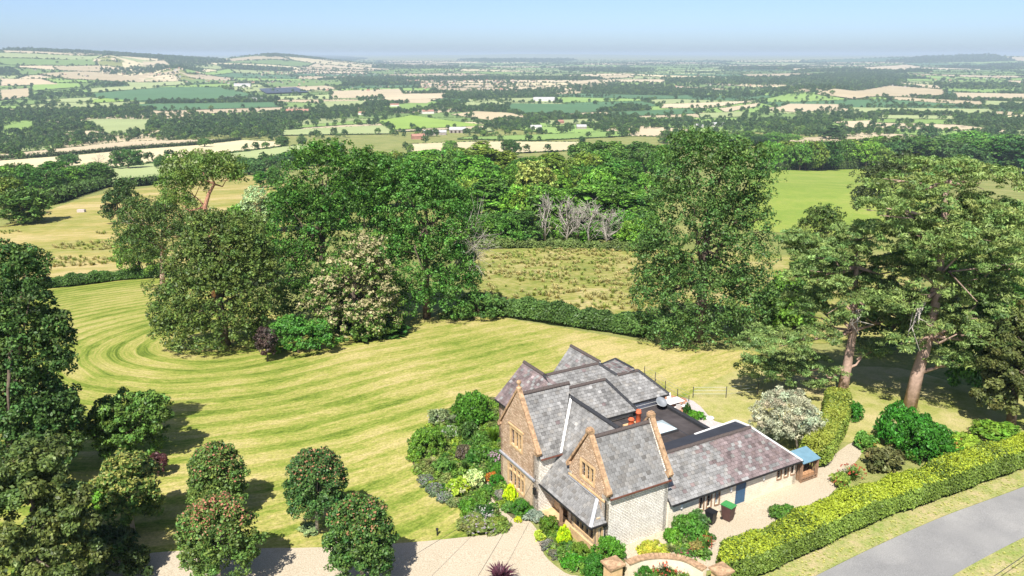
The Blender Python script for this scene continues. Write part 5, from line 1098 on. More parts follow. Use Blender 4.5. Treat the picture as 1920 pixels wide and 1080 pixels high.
# ---------------------------------------------------------------- garden plants
def umesh(kind):
    g = np.random.default_rng(hash(kind) % 1000 if False else {'ball': 1, 'mound': 2, 'tear': 3, 'loose': 4, 'dense': 5}[kind])
    A, Bc = (.50, .56, .50), (.88, .90, .84)
    if kind == 'ball': return crown_mesh('foliage', [(0, 0, .5, .9, .9, .46)], 5200, .055, .16, 1, A, Bc, inner=.05)
    if kind == 'tear': return crown_mesh('foliage', [(0, 0, .3, .85, .85, .28), (0, 0, .52, .66, .66, .28), (0, 0, .75, .38, .38, .2)], 5200, .055, .15, 3, A, Bc, inner=.05, up=.1)
    if kind == 'mound': return crown_mesh('foliage', [(0, 0, .35, .85, .85, .4)] + [(g.uniform(-.5, .5), g.uniform(-.5, .5), .5, .4, .4, .38) for _ in range(4)], 3200, .085, .24, 2, A, Bc, inner=.1)
    if kind == 'loose': return crown_mesh('foliage', [(0, 0, .35, .7, .7, .35)] + [(g.uniform(-.6, .6), g.uniform(-.6, .6), g.uniform(.35, .75), .33, .33, .28) for _ in range(6)], 2200, .11, .24, 4, A, Bc, inner=.1)
    if kind == 'dense': return crown_mesh('foliage', [(0, 0, .42, .95, .95, .5)] + [(g.uniform(-.5, .5), g.uniform(-.5, .5), .62, .45, .45, .36) for _ in range(4)], 9000, .05, .15, 5, A, Bc, inner=.1)
UM = {k: umesh(k) for k in ('ball', 'mound', 'tear', 'loose', 'dense')}
def blades(n, seed, spread=.9, w=.03):
    g = np.random.default_rng(seed); V, F = [], []
    for k in range(n):
        a = g.uniform(0, 6.28); r = g.uniform(.1, spread); h = g.uniform(.6, 1.); d = np.array([math.cos(a), math.sin(a), 0]); s = np.array([-d[1], d[0], 0]) * w
        p0 = d * r * .2; p1 = d * r * .55 + np.array([0, 0, h * .7]); p2 = d * r + np.array([0, 0, h * (1 - .35 * r)]); i = len(V)
        V += [p0 - s, p0 + s, p1 + s, p1 - s, p2 + s * .15, p2 - s * .15]; F += [(i, i + 1, i + 2, i + 3), (i + 3, i + 2, i + 4, i + 5)]
    F = np.array(F); t = np.repeat(g.uniform(.7, 1.3, n), 2)[:, None]; return npmesh('foliage', np.array(V), F, t * np.array([.75, .8, .7]), 'leaf')
UM['spiky'] = blades(150, 6); UM['grass'] = blades(220, 7, .6, .02); UM['rush'] = blades(48, 8, .8, .03); UM['tuft'] = blades(40, 9, 1.1, .05)
def petals(n, seed, size, zmin=.3):
    g = np.random.default_rng(seed); d = unit(g.normal(size=(n, 3))); d[:, 2] = np.abs(d[:, 2]) * .9 + .15; d = unit(d); c = d * np.array([.92, .92, .6]) + np.array([0, 0, .42]); P = np.repeat(c, 6, 0) + g.normal(0, size * .6, (n * 6, 3)); Nn = unit(np.repeat(d, 6, 0) + g.normal(size=(n * 6, 3)) * .6)
    V, F = leaf_quads(P, Nn, np.full(n * 6, size), .8, g); return npmesh('flowers', V, F, np.repeat(g.uniform(.8, 1.15, n), 6)[:, None] * np.ones(3), 'petal')
PET = [petals(34, 1, .05), petals(22, 2, .09), petals(80, 3, .04)]
def shrub(px, py, wpx, hpx, kind, col, label, flower=None, pk=0, name=None, cat='shrub', group=None):
    p = G(px, py); s = mpp(p); w_ = wpx * s / 2; h = max(.15, hpx * s * .86); d = ray(px, py); d = d[:2] / np.linalg.norm(d[:2]); q = p[:2] + d * w_ * .7; z = float(T(q[0], q[1]))
    nm = name or {'ball': 'topiary_ball', 'tear': 'golden_conifer', 'spiky': 'spiky_plant', 'grass': 'tall_grass', 'dense': 'shrub', 'mound': 'shrub', 'loose': 'perennial'}[kind]
    t = thing(nm, label, cat, (q[0], q[1], z - .02), rng.uniform(0, 6.28), group)
    ob('foliage', UM[kind], t, scale=(w_, w_, h), color=col)
    if flower is not None: flower = tuple(.72 * v + .28 * f for v, f in zip(flower, (.20, .22, .12)))
    if flower is not None: ob('flowers', PET[pk], t, scale=(w_, w_, h), color=flower)
    return t
GB, GM, GD, LV, LIL, WH, PKc, RD, YE, GO = (.10, .20, .03), (.07, .14, .028), (.045, .085, .025), (.16, .17, .13), (.42, .33, .50), (.80, .79, .74), (.68, .42, .58), (.60, .07, .03), (.50, .46, .05), (.55, .58, .02)
SH = [
 (886, 806, 74, 66, 'dense', (.08, .17, .025), 'large domed green shrub at the far corner of the flower border', None, 0),
 (802, 864, 66, 58, 'dense', (.10, .18, .03), 'neat domed shrub bulging onto the lawn at the border edge', None, 0),
 (850, 806, 40, 32, 'spiky', (.25, .30, .18), 'silvery spiky yucca between the two domed shrubs', None, 0),
 (822, 800, 44, 30, 'loose', (.20, .20, .13), 'frothy pale plume-flowered perennial behind the neat dome', (.72, .66, .62), 2),
 (846, 828, 40, 28, 'mound', (.12, .17, .06), 'white-flowered mound beside the yucca', WH, 0),
 (925, 840, 56, 44, 'grass', (.16, .32, .03), 'bright green upright iris leaves against the left gable', None, 0),
 (902, 872, 46, 34, 'mound', GM, 'mid-green mound below the iris leaves', None, 0),
 (868, 870, 30, 32, 'loose', (.10, .07, .06), 'smoky purple-leaved perennial in the middle of the border', (.30, .20, .24), 2),
 (875, 830, 40, 36, 'loose', GD, 'dark feathery plant below the large domed shrub', None, 0),
 (900, 840, 34, 32, 'mound', (.08, .15, .035), 'round green perennial between iris and dark feathery plant', None, 0),
 (928, 876, 30, 30, 'mound', (.12, .18, .05), 'pink hydrangea at the foot of the left gable', PKc, 1),
 (936, 893, 32, 22, 'mound', GB, 'fresh green clump below the pink hydrangea', None, 0),
 (920, 905, 28, 16, 'mound', (.40, .12, .03), 'orange-red foliage clump beside the garden path', None, 0),
 (931, 916, 30, 24, 'ball', (.06, .17, .02), 'small vivid green ball near the orange clump', None, 0),
 (812, 884, 44, 28, 'spiky', (.38, .36, .16), 'pale straw-coloured grass at the lawn edge of the border', None, 0),
 (848, 896, 40, 36, 'grass', (.16, .30, .05), 'bright green strap-leaved clump in the border middle', None, 0),
 (872, 892, 34, 34, 'grass', (.12, .22, .05), 'darker strap-leaved clump next to the bright one', None, 0),
 (828, 896, 40, 30, 'loose', (.10, .16, .04), 'tangled green perennial behind the lavender edging', None, 0),
 (798, 914, 34, 20, 'mound', LV, 'lavender clump at the lawn edge, furthest up the border', LIL, 2),
 (815, 930, 36, 20, 'mound', LV, 'lavender clump second from the top along the lawn edge', LIL, 2),
 (834, 944, 34, 18, 'mound', LV, 'lavender clump third from the top along the lawn edge', (.50, .44, .58), 2),
 (852, 952, 30, 16, 'mound', (.20, .19, .10), 'brownish edging plant below the lavender', None, 0),
 (888, 922, 42, 34, 'loose', (.34, .36, .20), 'cream variegated shrub in the lower border', None, 0),
 (860, 938, 46, 32, 'loose', (.24, .30, .04), 'yellow-green perennial with pale blooms in the lower border', (.72, .68, .40), 1),
 (905, 945, 34, 26, 'mound', (.10, .17, .03), 'green mound by the path bend', None, 0),
 (880, 966, 40, 28, 'mound', (.09, .18, .025), 'leafy green mound near the drive end of the border', None, 0),
 (908, 980, 44, 26, 'mound', GD, 'dark green shrub with white flowers at the drive end', WH, 0),
 (884, 985, 30, 18, 'mound', (.26, .25, .27), 'grey-lilac mound at the lower lawn corner of the border', None, 0),
 (900, 1005, 80, 22, 'mound', (.18, .18, .07), 'low lilac-speckled ground cover spilling onto the drive', (.48, .40, .46), 2),
 (935, 1000, 46, 22, 'mound', (.20, .21, .05), 'olive ground cover where the border meets the drive', None, 0),
 (890, 880, 36, 30, 'loose', GM, 'green perennial left of the path in mid border', None, 0),
 (912, 932, 26, 18, 'loose', GM, 'small green plant right beside the path bend', None, 0),
 (957, 944, 32, 40, 'tear', GO, 'golden teardrop conifer below the left gable window', None, 0),
 (977, 971, 36, 32, 'ball', (.055, .15, .022), 'clipped green ball at the corner of the left gable', None, 0),
 (938, 936, 24, 18, 'mound', (.24, .19, .22), 'purplish heather left of the upper golden conifer', None, 0),
 (952, 962, 26, 18, 'mound', (.10, .18, .05), 'small green plant in front of the upper golden conifer', None, 0),
 (1000, 984, 42, 16, 'loose', (.20, .20, .22), 'grey-leaved lavender beside the porch step', None, 0),
 (971, 982, 16, 12, 'ball', (.50, .45, .03), 'tiny yellow plant at the tip of the gravel path', None, 0),
 (1029, 1006, 40, 36, 'ball', (.12, .16, .022), 'clipped olive-green ball in front of the porch entrance', None, 0),
 (1057, 1024, 34, 44, 'tear', GO, 'golden teardrop conifer in front of the bay window', None, 0),
 (1086, 1055, 38, 34, 'ball', (.11, .16, .025), 'clipped green ball below the bay window corner', None, 0),
 (1038, 1008, 20, 14, 'mound', (.10, .16, .05), 'white hydrangea between ball and lower golden conifer', WH, 1),
 (1066, 1040, 26, 14, 'mound', (.10, .16, .05), 'white hydrangea right of the lower golden conifer', WH, 1),
 (1052, 1046, 22, 12, 'mound', (.10, .16, .05), 'white hydrangea in front of the lower golden conifer', WH, 1),
 (1013, 1018, 26, 18, 'loose', (.34, .36, .05), 'yellow-green plant at the drive edge of the porch bed', None, 0),
 (1024, 1034, 30, 18, 'loose', (.18, .14, .17), 'purple-grey sage at the drive edge of the porch bed', None, 0),
 (1040, 1050, 26, 16, 'mound', (.16, .13, .13), 'dusky low plant next to the purple sage', None, 0),
 (1080, 1072, 54, 24, 'mound', (.09, .21, .02), 'bright green low bush at the drive end of the porch bed', None, 0),
 (1140, 1062, 60, 48, 'dense', (.09, .20, .025), 'bushy green shrub against the corner of the white wall', None, 0),
 (1112, 1085, 44, 40, 'dense', (.07, .16, .025), 'green shrub left of the first gate pier', None, 0),
 (1290, 1020, 62, 50, 'mound', (.07, .16, .03), 'leafy rose bush against the white wall near the bins', None, 0),
 (1262, 1024, 40, 34, 'mound', (.09, .20, .025), 'bright green shrub left of the rose bush', None, 0),
 (1312, 1000, 40, 38, 'loose', (.08, .13, .05), 'open twiggy shrub beside the black bin', None, 0),
 (1322, 1034, 40, 26, 'spiky', (.14, .24, .05), 'red-flowered crocosmia at the end of the road hedge', RD, 0),
 (1302, 1042, 30, 22, 'loose', (.20, .15, .06), 'coral-flowered plant left of the red crocosmia', (.60, .18, .10), 0),
 (1225, 1046, 60, 12, 'mound', (.36, .30, .05), 'yellow sedum strip behind the curved wall', None, 0),
 (1258, 1042, 34, 22, 'spiky', (.30, .33, .14), 'variegated spiky iris behind the curved wall', None, 0),
 (1282, 1050, 30, 16, 'mound', (.10, .16, .05), 'low plant with dark pink blooms behind the curved wall', (.40, .05, .15), 1),
 (1203, 1090, 34, 28, 'ball', (.05, .13, .02), 'dark green ball inside the curved wall', None, 0),
 (1245, 1092, 56, 36, 'spiky', (.16, .22, .06), 'red crocosmia clump inside the curved wall', RD, 0),
 (1222, 1072, 36, 24, 'loose', (.24, .16, .08), 'rusty foliage plant at the back inside the curved wall', None, 0),
 (1285, 1085, 44, 26, 'spiky', (.18, .22, .06), 'crocosmia with scarlet blooms at the right inside the curved wall', RD, 0),
 (1180, 1085, 36, 26, 'loose', (.20, .15, .10), 'brownish perennial beside the first pier inside the wall', None, 0),
 (1595, 908, 56, 34, 'spiky', (.14, .25, .05), 'crocosmia with red blooms on top of the road hedge by the path', RD, 0),
 (1572, 918, 40, 26, 'loose', (.20, .22, .05), 'olive plant left of the path-side crocosmia', (.55, .14, .05), 0),
 (1650, 890, 74, 46, 'loose', (.12, .10, .05), 'bronze-leaved bush between crocosmia and big domed shrubs', None, 0),
 (1622, 850, 44, 36, 'loose', (.10, .19, .04), 'light green feathery bush at the path end', (.60, .36, .05), 0),
 (1690, 850, 96, 84, 'dense', (.06, .16, .02), 'left of two big domed shrubs on the garden lawn', None, 0),
 (1735, 872, 100, 74, 'dense', (.055, .145, .02), 'right of two big domed shrubs on the garden lawn', None, 0),
 (1582, 790, 60, 36, 'dense', (.07, .18, .025), 'green bush behind the short laurel hedge, under the left pine', None, 0),
 (1288, 782, 19, 30, 'tear', (.035, .085, .018), 'dark clipped cone beside the flat roof parapet', None, 0),
 (1305, 790, 34, 18, 'mound', (.12, .24, .025), 'leafy green bush by the patio gravel', None, 0),
 (937, 1116, 92, 44, 'spiky', (.11, .035, .055), 'dark red barberry poking up at the bottom edge of the drive', None, 0),
 (578, 1008, 42, 14, 'loose', (.17, .20, .12), 'grey-green edging plant at the foot of the pale-trunked maple', None, 0),
 (1800, 860, 90, 30, 'loose', (.22, .26, .04), 'yellow-green shrubs with orange flowers behind the road hedge', (.55, .2, .04), 0),
 (1870, 840, 100, 36, 'mound', (.12, .2, .03), 'green shrubbery at the far end behind the road hedge', None, 0),
 (1470, 985, 60, 26, 'mound', (.10, .17, .035), 'dark green bulge where the road hedge meets the yard', None, 0),
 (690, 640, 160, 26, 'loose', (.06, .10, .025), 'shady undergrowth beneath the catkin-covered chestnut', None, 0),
 (955, 750, 20, 30, 'mound', (.09, .14, .03), 'green climber clump at the back corner of the left gable', None, 0),
]
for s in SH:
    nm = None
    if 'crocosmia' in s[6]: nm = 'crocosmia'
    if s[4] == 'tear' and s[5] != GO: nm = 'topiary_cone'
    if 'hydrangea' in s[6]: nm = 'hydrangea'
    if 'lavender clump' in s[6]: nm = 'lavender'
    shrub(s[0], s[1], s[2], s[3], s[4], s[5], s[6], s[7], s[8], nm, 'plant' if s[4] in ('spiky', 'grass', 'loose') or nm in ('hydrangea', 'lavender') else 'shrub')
# rushes and tussocks of the rough field (uncountable)
def tussocks():
    pts, sc = [], []
    poly = [G(*p)[:2] for p in [(905, 480), (1000, 468), (1190, 468), (1240, 500), (1220, 625), (1000, 588), (905, 572)]]
    P0 = np.array(poly); lo, hi = P0.min(0), P0.max(0)
    for k in range(170):
        c = rng.uniform(lo, hi); sp_ = rng.uniform(.5, 3.2)
        for m in range(rng.integers(2, 16)):
            q = c + rng.normal(0, 1, 2) * np.array([sp_ * 1.6, sp_])
            if inpoly(poly, q[0], q[1]): pts.append(q); sc.append(rng.uniform(.35, 1.05))
    poly = [G(*p)[:2] for p in [(0, 435), (120, 430), (225, 440), (235, 505), (110, 512), (0, 500)]]
    for q in fill(poly, 1.2):
        v = math.sin(q[0] * .12 + 1) + math.sin(q[1] * .30 + q[0] * .05)
        if v > .75 and rng.random() < .6: pts.append(q); sc.append(rng.uniform(.6, 1.2))
    P = np.array(pts); me = [UM['rush'].copy(), UM['tuft'].copy()]; S = []
    for m, c in zip(me, ((.29, .35, .08), (.42, .38, .14))):
        o = src('tussock', m); n = len(m.polygons); buf = np.ones((n, 4), np.float32); buf[:, :3] = np.array(c) * rng.uniform(.7, 1.3, n)[:, None]; m.attributes['Col'].data.foreach_set('color', buf.ravel()); S.append(o)
    scatter('rough_grass', np.column_stack([P, T(P[:, 0], P[:, 1])]), np.array(sc), S)
    pts = []
    for pl, st in (([(1375, 1118), (1447, 1072), (1650, 976), (1755, 940), (1920, 879), (1920, 910), (1761, 969), (1644, 1021), (1530, 1077), (1440, 1122)], .26), ([(1789, 1082), (1920, 1012), (1990, 980), (1990, 1080), (1850, 1150)], .3)):
        for q in fill([G(*p)[:2] for p in pl], st):
            if rng.random() < .6: pts.append(q)
    P = np.array(pts); m = UM['tuft'].copy(); n = len(m.polygons); buf = np.ones((n, 4), np.float32); buf[:, :3] = np.array((.50, .52, .15)) * rng.uniform(.7, 1.4, n)[:, None]; m.attributes['Col'].data.foreach_set('color', buf.ravel())
    scatter('verge_grass', np.column_stack([P, T(P[:, 0], P[:, 1])]), rng.uniform(.06, .15, len(P)), [src('tuft', m)])
tussocks()
def border_cover():
    pts = []
    for pl in ([(772, 835), (800, 808), (832, 780), (872, 752), (925, 752), (945, 790), (950, 850), (915, 890), (903, 925), (930, 965), (945, 990), (900, 995), (865, 955), (800, 915), (772, 870)], [(925, 895), (950, 900), (995, 960), (985, 975), (950, 965), (925, 930)], [(1015, 990), (1040, 990), (1105, 1045), (1120, 1080), (1080, 1075), (1030, 1040)], [(1255, 1030), (1300, 1000), (1335, 1010), (1330, 1050), (1270, 1050)], [(1185, 1072), (1240, 1058), (1300, 1072), (1310, 1100), (1190, 1100)]):
        pts += fill([G(*p)[:2] for p in pl], .42)
    P = np.array(pts); S = []
    for k, c in enumerate([(.16, .26, .05), (.10, .19, .04), (.24, .27, .10), (.22, .30, .04)]):
        m = crown_mesh('cover', [(0, 0, .4, .8, .8, .45)], 260, .16, .35, 90 + k, tuple(.4 * v for v in c), tuple(.75 * v for v in c)); S.append(src('cover', m))
    scatter('border_foliage', np.column_stack([P, T(P[:, 0], P[:, 1])]), rng.uniform(.22, .55, len(P)), S)
border_cover()
hedge('wild_hedge', 'bushy hedge line along the far edge of the bright green field', [(1425, 320), (1500, 319), (1580, 318), (1655, 316)], 7., 6., 9000, .5, 56, (.035, .065, .018), (.08, .13, .03), wob=.25)
hedge('wild_hedge', 'tangled bramble bank along the top of the rush field', [(890, 468), (980, 466), (1080, 469), (1200, 472)], 3., 1.7, 9000, .24, 57, (.06, .10, .025), (.13, .18, .045), wob=.3)

# ---------------------------------------------------------------- gate piers, curved wall
def pier(cx, cy, ztop, label):
    x, y, z = HW(cx, cy); t = thing('gate_pier', label, 'gate pier', (x, y, z), HROT); h = ztop - z
    b = MB(); b.box(-.40, .40, -.40, .40, -.4, h - .16); b.build('shaft', 'dressed', t)
    b = MB(); b.box(-.56, .56, -.52, .52, h - .16, h - .04); b.prism([(-.54, -.5, h - .04), (.54, -.5, h - .04), (.54, .5, h - .04), (-.54, .5, h - .04)], (0, 0, .02)); i = len(b.v); b.v += [(-.54, -.5, h - .02), (.54, -.5, h - .02), (.54, .5, h - .02), (-.54, .5, h - .02), (0, 0, h + .13)]; b.f += [(i, i + 1, i + 4), (i + 1, i + 2, i + 4), (i + 2, i + 3, i + 4), (i + 3, i, i + 4)]; b.build('cap', 'coping', t)
p1 = HL(1150, 1054, .95); p2 = HL(1353, 1066, .95)
pier(p1[0], p1[1], .98, 'stone gate pier with square cap near the corner of the white wall'); pier(p2[0], p2[1], .98, 'stone gate pier with lichen-spotted cap at the end of the road hedge')
A3 = [HL(1176, 1054, .8), HL(1205, 1044, .8), HL(1243, 1041, .8), HL(1285, 1047, .8), HL(1322, 1066, .8)]
arc = spline(A3, 5, False); x0, y0, z0 = HW(*A3[2]); cw = thing('curved_wall', 'low curved stone wall with orange coping between the gate piers', 'wall', (x0, y0, z0), HROT)
pl = [np.array(a) - np.array(A3[2]) for a in arc]; b = MB(); htop = .72 - z0
for a, c in zip(pl, pl[1:]):
    d = (c - a) / np.linalg.norm(c - a); n_ = np.array([-d[1], d[0]]) * .17; b.prism([(*(a - n_), -.4), (*(c - n_), -.4), (*(c + n_), -.4), (*(a + n_), -.4)], (0, 0, htop + .4))
b.build('wall_body', 'render_cream', cw)
for k, (a, c) in enumerate(zip(pl, pl[1:])):
    d = (c - a) / np.linalg.norm(c - a); n_ = np.array([-d[1], d[0]]) * .24; e = d * .008; b = MB(); b.prism([(*(a + e - n_), htop), (*(c - e - n_), htop), (*(c - e + n_), htop), (*(a + e + n_), htop)], (0, 0, .09)); b.build('coping_stone', 'coping', cw)
# ---------------------------------------------------------------- bins
def bin_(px, py, label, body, lid, s=1., name='wheelie_bin', prints=False):
    p = G(px, py); x, y = p[0], p[1]; t = thing(name, label, 'bin', (x, y, p[2] + .03), HROT + .25)
    b = MB(); b0 = [(-.22, -.25), (.22, -.25), (.22, .22), (-.22, .22)]; b1 = [(-.29, -.34), (.29, -.34), (.29, .36), (-.29, .36)]; i = 0
    b.v = [(q[0] * s, q[1] * s, .06) for q in b0] + [(q[0] * s, q[1] * s, .98 * s) for q in b1]; b.f = [(3, 2, 1, 0), (4, 5, 6, 7)] + [(k, (k + 1) % 4, 4 + (k + 1) % 4, 4 + k) for k in range(4)]; b.build('body', body, t)
    b = MB(); b.prism([(-.31 * s, -.38 * s, .985 * s), (.31 * s, -.38 * s, .985 * s), (.31 * s, .38 * s, 1.0 * s), (-.31 * s, .38 * s, 1.0 * s)], (0, 0, .05)); b.prism([(-.24 * s, -.28 * s, 1.03 * s), (.24 * s, -.28 * s, 1.03 * s), (.24 * s, .3 * s, 1.05 * s), (-.24 * s, .3 * s, 1.05 * s)], (0, 0, .03)); b.build('lid', lid, t)
    b = MB(); b.tube([(-.3 * s, .42 * s, .95 * s), (.3 * s, .42 * s, .95 * s)], .02, 6); b.build('handle', body, t)
    for sx in (-1, 1):
        b = MB(); b.tube([(sx * .20 * s, .27 * s, .1), (sx * .27 * s, .27 * s, .1)], .1, 12); b.build('wheel', 'plastic_black', t)
    if prints:
        b = MB()
        for (u, v, r) in ((-.1, .72, .07), (.08, .78, .06), (-.04, .5, .06), (.12, .55, .07), (-.14, .32, .05), (.06, .3, .06), (.0, .64, .04)):
            yy = -.25 - .09 * v - .012; b.prism([(u + r * math.cos(a), yy - .001 * 0, v + r * math.sin(a)) for a in np.linspace(0, 5.4, 7)], (0, .02, 0))
        b.tube([(0, -.285, .2), (.01, -.335, .8)], .012, 5); o = b.build('flower_print', 'pink_print', t, kind='stuff')
bin_(1332, 982, 'black wheelie bin beside the extension wall', 'plastic_black', 'plastic_black', .92)
bin_(1364, 975, 'brown bin with green lid and pink flower print, right of the black bin', 'plastic_brown', 'plastic_green', 1.12, 'garden_bin', True)
# ---------------------------------------------------------------- log store
lx, ly = HL(1500, 908, -.3); X, Y, Z = HW(lx + .05, ly); ls = thing('log_store', 'wooden log store with pale blue sloping roof at the end of the extension', 'shed', (X, Y, Z), HROT)
W_, D_ = 1.65, 1.2
for (x, y) in ((0, 0), (W_, 0), (0, D_), (W_, D_)): b = MB(); b.box(x - .05, x + .05, y - .05, y + .05, -.05, 1.62 if y == 0 else 1.9); b.build('post', 'wood', ls)
for x in (0, W_):
    for k in range(5): b = MB(); b.box(x - .015, x + .015, .06 + k * .22, .2 + k * .22, .1, 1.6); b.build('side_board', 'wood', ls)
b = MB(); b.box(.05, W_ - .05, D_ - .03, D_, .05, 1.8); b.build('back_panel', 'wood_dark', ls)
for z in (.12, .34): b = MB(); b.box(.05, W_ - .05, -.07, -.05, z, z + .1); b.build('rail', 'wood', ls)
b = MB(); b.prism([(-.08, -.14, 1.62), (W_ + .08, -.14, 1.62), (W_ + .08, D_ + .06, 1.96), (-.08, D_ + .06, 1.96)], (0, 0, .05)); b.build('roof', 'blue_roof', ls)
b = MB()
for k in range(9):
    for j in range(3): b.tube([(.15 + k * .16, .1, .2 + j * .14), (.15 + k * .16, .75, .2 + j * .14)], .065, 7)
o = b.build('log_stack', 'logs', None); o.location = (X, Y, Z); o.rotation_euler = (0, 0, HROT); o['kind'] = 'stuff'
tag(o, 'split logs stacked inside the blue-roofed log store', 'logs')
# ---------------------------------------------------------------- terrace things
def chair(x, y, rz, label):
    X, Y, Z = HW(x, y); t = thing('garden_chair', label, 'chair', (X, Y, Z + .06), HROT + rz)
    b = MB(); b.box(-.25, .25, -.25, .25, .42, .46); b.build('seat', 'white_furn', t)
    b = MB(); b.prism([(-.25, .22, .46), (.25, .22, .46), (.25, .32, .95), (-.25, .32, .95)], (0, .03, 0)); b.build('backrest', 'white_furn', t)
    for sx in (-.22, .22):
        for sy in (-.22, .22): b = MB(); b.bar((sx, sy, 0), (sx, sy, .42), .04, .04); b.build('leg', 'white_furn', t)
tx, ty = HL(1262, 752, .5); X, Y, Z = HW(tx, ty); t = thing('garden_table', 'white garden table on the terrace behind the flat roof', 'table', (X, Y, Z + .06), HROT)
b = MB(); b.box(-.9, .9, -.5, .5, .70, .75); b.build('table_top', 'white_furn', t)
for sx in (-.8, .8):
    for sy in (-.4, .4): b = MB(); b.bar((sx, sy, 0), (sx, sy, .7), .06, .06); b.build('leg', 'metal_grey', t)
for i, (dx, dy, rz, lb) in enumerate([(-1.2, 0, 1.57, 'white garden chair at the near end of the terrace table'), (-.4, .85, 0., 'white garden chair at the far left side of the terrace table'), (.5, .85, .1, 'white garden chair at the far right side of the terrace table'), (-.4, -.85, 3.1, 'white garden chair tucked at the near left side of the terrace table'), (.6, -.85, 3.2, 'white garden chair tucked at the near right side of the terrace table')]): chair(tx + dx, ty + dy, rz, lb)
X, Y, Z = HW(12.35, 9.6, 2.8); t = thing('satellite_dish', 'pale grey dish standing on the flat roof by the white wall', 'satellite dish', (X, Y, 2.8), HROT)
b = MB(); b.lathe([(.02, 0), (.25, .04), (.45, .14), (.47, .16), (.45, .17), (.24, .08), (.02, .05)], 18); o = b.build('dish', 'metal_grey', t, True); o.location = (0, 0, .55); o.rotation_euler = (R(35), 0, 0)
b = MB(); b.tube([(0, 0, 0), (0, 0, .6)], .03, 8); b.build('mast', 'metal_dark', t)
X, Y, Z = HW(13.0, 9.6, 2.8); t = thing('roof_vent', 'small black round vent at the end of the flat roof parapet', 'vent', (X - .3, Y, 2.8), 0)
b = MB(); b.lathe([(.2, 0), (.2, .3), (.26, .32), (.26, .4), (.08, .46)], 12); b.build('cowl', 'plastic_black', t)
def fence(px, label, h=1.1):
    P = [G(*p) for p in px]; t = thing('wire_fence', label, 'fence', tuple(P[0])); o = P[0]
    for p in P: b = MB(); q = p - o; b.bar((q[0], q[1], -.2), (q[0], q[1], h), .06, .06); b.build('post', 'metal_dark', t)
    for z in (.4, .75, 1.05):
        b = MB(); b.tube([tuple(p - o + np.array([0, 0, z])) for p in P], .012, 4); b.build('wire', 'metal_grey', t)
fence([(1208, 706), (1228, 717), (1247, 731), (1270, 745), (1291, 757)], 'thin wire fence along the terrace edge behind the house')
fence([(1299, 746), (1361, 746), (1420, 740)], 'thin post and wire fence crossing the dry lawn towards the pines')
p = G(820, 1004); t = thing('garden_light', 'small black bollard light on the lawn near the drive', 'lamp', tuple(p)); b = MB(); b.lathe([(.05, 0), (.05, .38), (.09, .4), (.09, .52), (.03, .56)], 10); b.build('post', 'plastic_black', t)
p = G(1331, 787); b = MB(); b.lathe([(.1, 0), (.32, .06), (.38, .2), (.26, .32), (.08, .36)], 9); o = b.build('boulder', 'white_paint', None); o.location = tuple(p); o.scale = (1, .7, .9); tag(o, 'pale boulder at the edge of the patio gravel', 'rock')
p = G(153, 398); b = MB(); b.box(-1.2, 1.2, -.6, .6, 0, .9); b.box(-1., 1., -.4, .4, .9, 1.0); o = b.build('water_trough', 'gravel_grey', None); o.location = tuple(p); tag(o, 'grey water trough in the golden hay field', 'trough')
# overhead cables, hung between the house and poles outside the picture
def cable(a, b_, sag, label, r=.012):
    a = np.array(a, float); b_ = np.array(b_, float); pts = [tuple(a + (b_ - a) * k / 16 - np.array([0, 0, 4 * sag * (k / 16) * (1 - k / 16)])) for k in range(17)]
    m = MB(); m.tube(pts, r, 5); o = m.build('overhead_cable', 'metal_dark', None); tag(o, label, 'cable')
a = HW(-1.4, 5.9, 2.6); d = at_z(905, 1080, 1.9); e = np.array(a) + (d - np.array(a)) * 2.2; cable(a, (e[0], e[1], 3.2), .5, 'overhead cable from the left gable corner down across the drive')
a = at_z(880, 978, 1.2); d = at_z(720, 1080, 3.2); e = d + (d - a) * 1.2; cable(a - (d - a) * .02, (e[0], e[1], 6.2), .1, 'thin cable slanting over the drive beside the nearest maple')
a = at_z(1850, 1085, 2.5); d = at_z(1960, 1010, 2.6); cable(a - (d - a) * 3, d + (d - a) * 4, .2, 'dark cable crossing the roadside bank at bottom right', .02)

# ---------------------------------------------------------------- farm buildings of the vale
def farm(px, py, lpx, dep, h, rz, wm, rm, label, name='barn', cat='barn', win=0):
    p = G(px, py); l = lpx * mpp(p) / 2; t = thing(name, label, cat, tuple(p), rz); d = dep / 2
    b = MB(); b.prism([(-l, -d, -1), (-l, d, -1), (-l, d, h), (-l, 0, h + d * .5), (-l, -d, h)], (2 * l, 0, 0)); b.build('wall', wm, t)
    for s in (-1, 1): b = MB(); b.prism([(-l - .4, s * (d + .5), h - .2), (l + .4, s * (d + .5), h - .2), (l + .4, 0, h + d * .5 + .15), (-l - .4, 0, h + d * .5 + .15)], (0, 0, .3)); b.build('roof', rm, t)
    for k in range(win):
        x = -l + 2 * l * (k + .5) / win; b = MB(); b.box(x - l / win * .45, x + l / win * .45, -d - .15, -d - .02, .3, h * .75); b.build('opening', 'wood_dark', t)  # dark boxes on the closed wall stand in for the shade of open bays
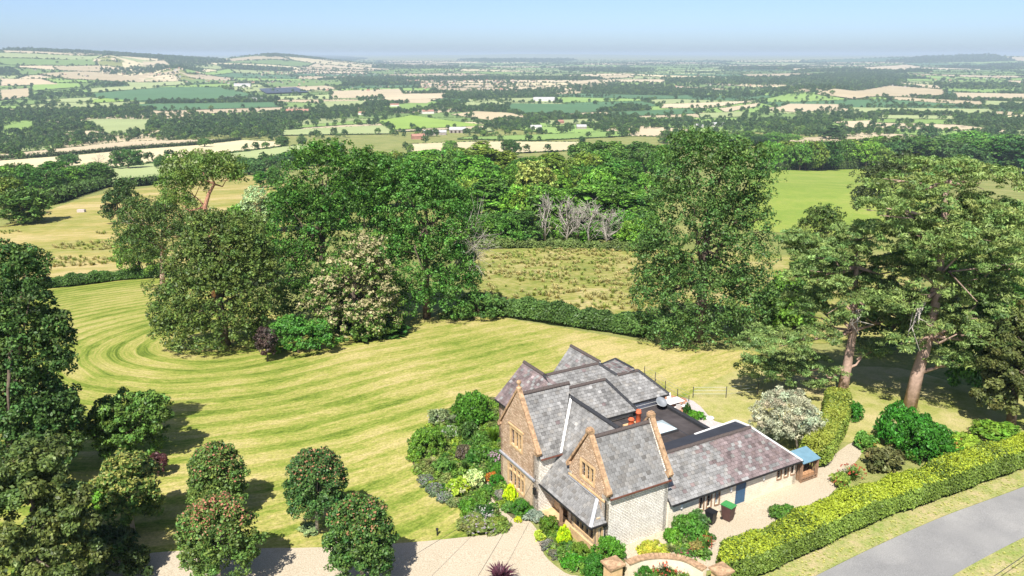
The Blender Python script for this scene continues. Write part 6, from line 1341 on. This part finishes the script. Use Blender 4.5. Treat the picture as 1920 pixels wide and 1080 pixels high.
FARM = [(858, 249, 30, 16, 6, .05, 'barn_wall', 'barn_roof', 'long grey barn with open bays in the vale left of centre', 4), (806, 254, 22, 14, 5, .1, 'barn_wall', 'barn_roof', 'smaller grey barn left of the long open barn'), (784, 261, 24, 12, 5, .3, 'house_red', 'house_red', 'red-brown farmhouse roof at the lower left of the grey barns'), (830, 253, 14, 12, 5, .05, 'barn_wall', 'barn_roof', 'short grey barn between the two longer barns'),
 (802, 214, 22, 14, 7, .4, 'house_white', 'house_red', 'white farmhouse among dark trees above the bright green field'), (740, 201, 16, 12, 7, .2, 'house_white', 'house_red', 'cream house in the trees left of the white farmhouse'), (680, 216, 14, 12, 6, -.3, 'house_white', 'house_red', 'pale cottage at the left end of the dark tree belt'),
 (1020, 190, 40, 30, 6, .05, 'house_white', 'barn_roof', 'wide white industrial shed in the middle of the vale'), (1005, 243, 20, 14, 5, .1, 'house_white', 'barn_roof', 'low pale barn in the tree line right of centre'), (1050, 233, 12, 11, 6, .5, 'house_red', 'house_red', 'small reddish cottage among trees right of centre'), (1090, 242, 18, 14, 5, .0, 'barn_wall', 'barn_roof', 'grey shed at the end of the central tree line'),
 (1345, 238, 24, 16, 5, .2, 'house_white', 'barn_roof', 'white barn roof above the huge upright tree'), (1310, 240, 14, 12, 5, .2, 'house_white', 'barn_roof', 'smaller white barn left of the one above the upright tree'), (560, 214, 44, 18, 8, .1, 'house_red', 'house_red', 'large red-roofed manor among trees at left centre'), (430, 226, 30, 14, 5, .05, 'house_white', 'barn_roof', 'pale low sheds in the wooded strip at left'),
 (455, 163, 30, 22, 9, .1, 'house_white', 'barn_roof', 'cluster of white works buildings at upper left'), (480, 190, 36, 20, 6, .0, 'house_white', 'barn_roof', 'white farm sheds right of the dark green fields'), (435, 187, 20, 16, 6, .1, 'house_white', 'barn_roof', 'white poultry house left of the farm sheds')]
for f in FARM: farm(*f[:9], name='farmhouse' if 'house' in f[8] or 'cottage' in f[8] or 'manor' in f[8] else 'barn', cat='house' if 'house' in f[8] or 'cottage' in f[8] or 'manor' in f[8] else 'barn', win=f[9] if len(f) > 9 else 0)
me = drape_mesh('solar_farm', [G(*q)[:2] for q in [(485, 169), (555, 166), (580, 175), (500, 178)]], 60., 6.5, 'solar'); o = ob('solar_farm', me, kind='structure')
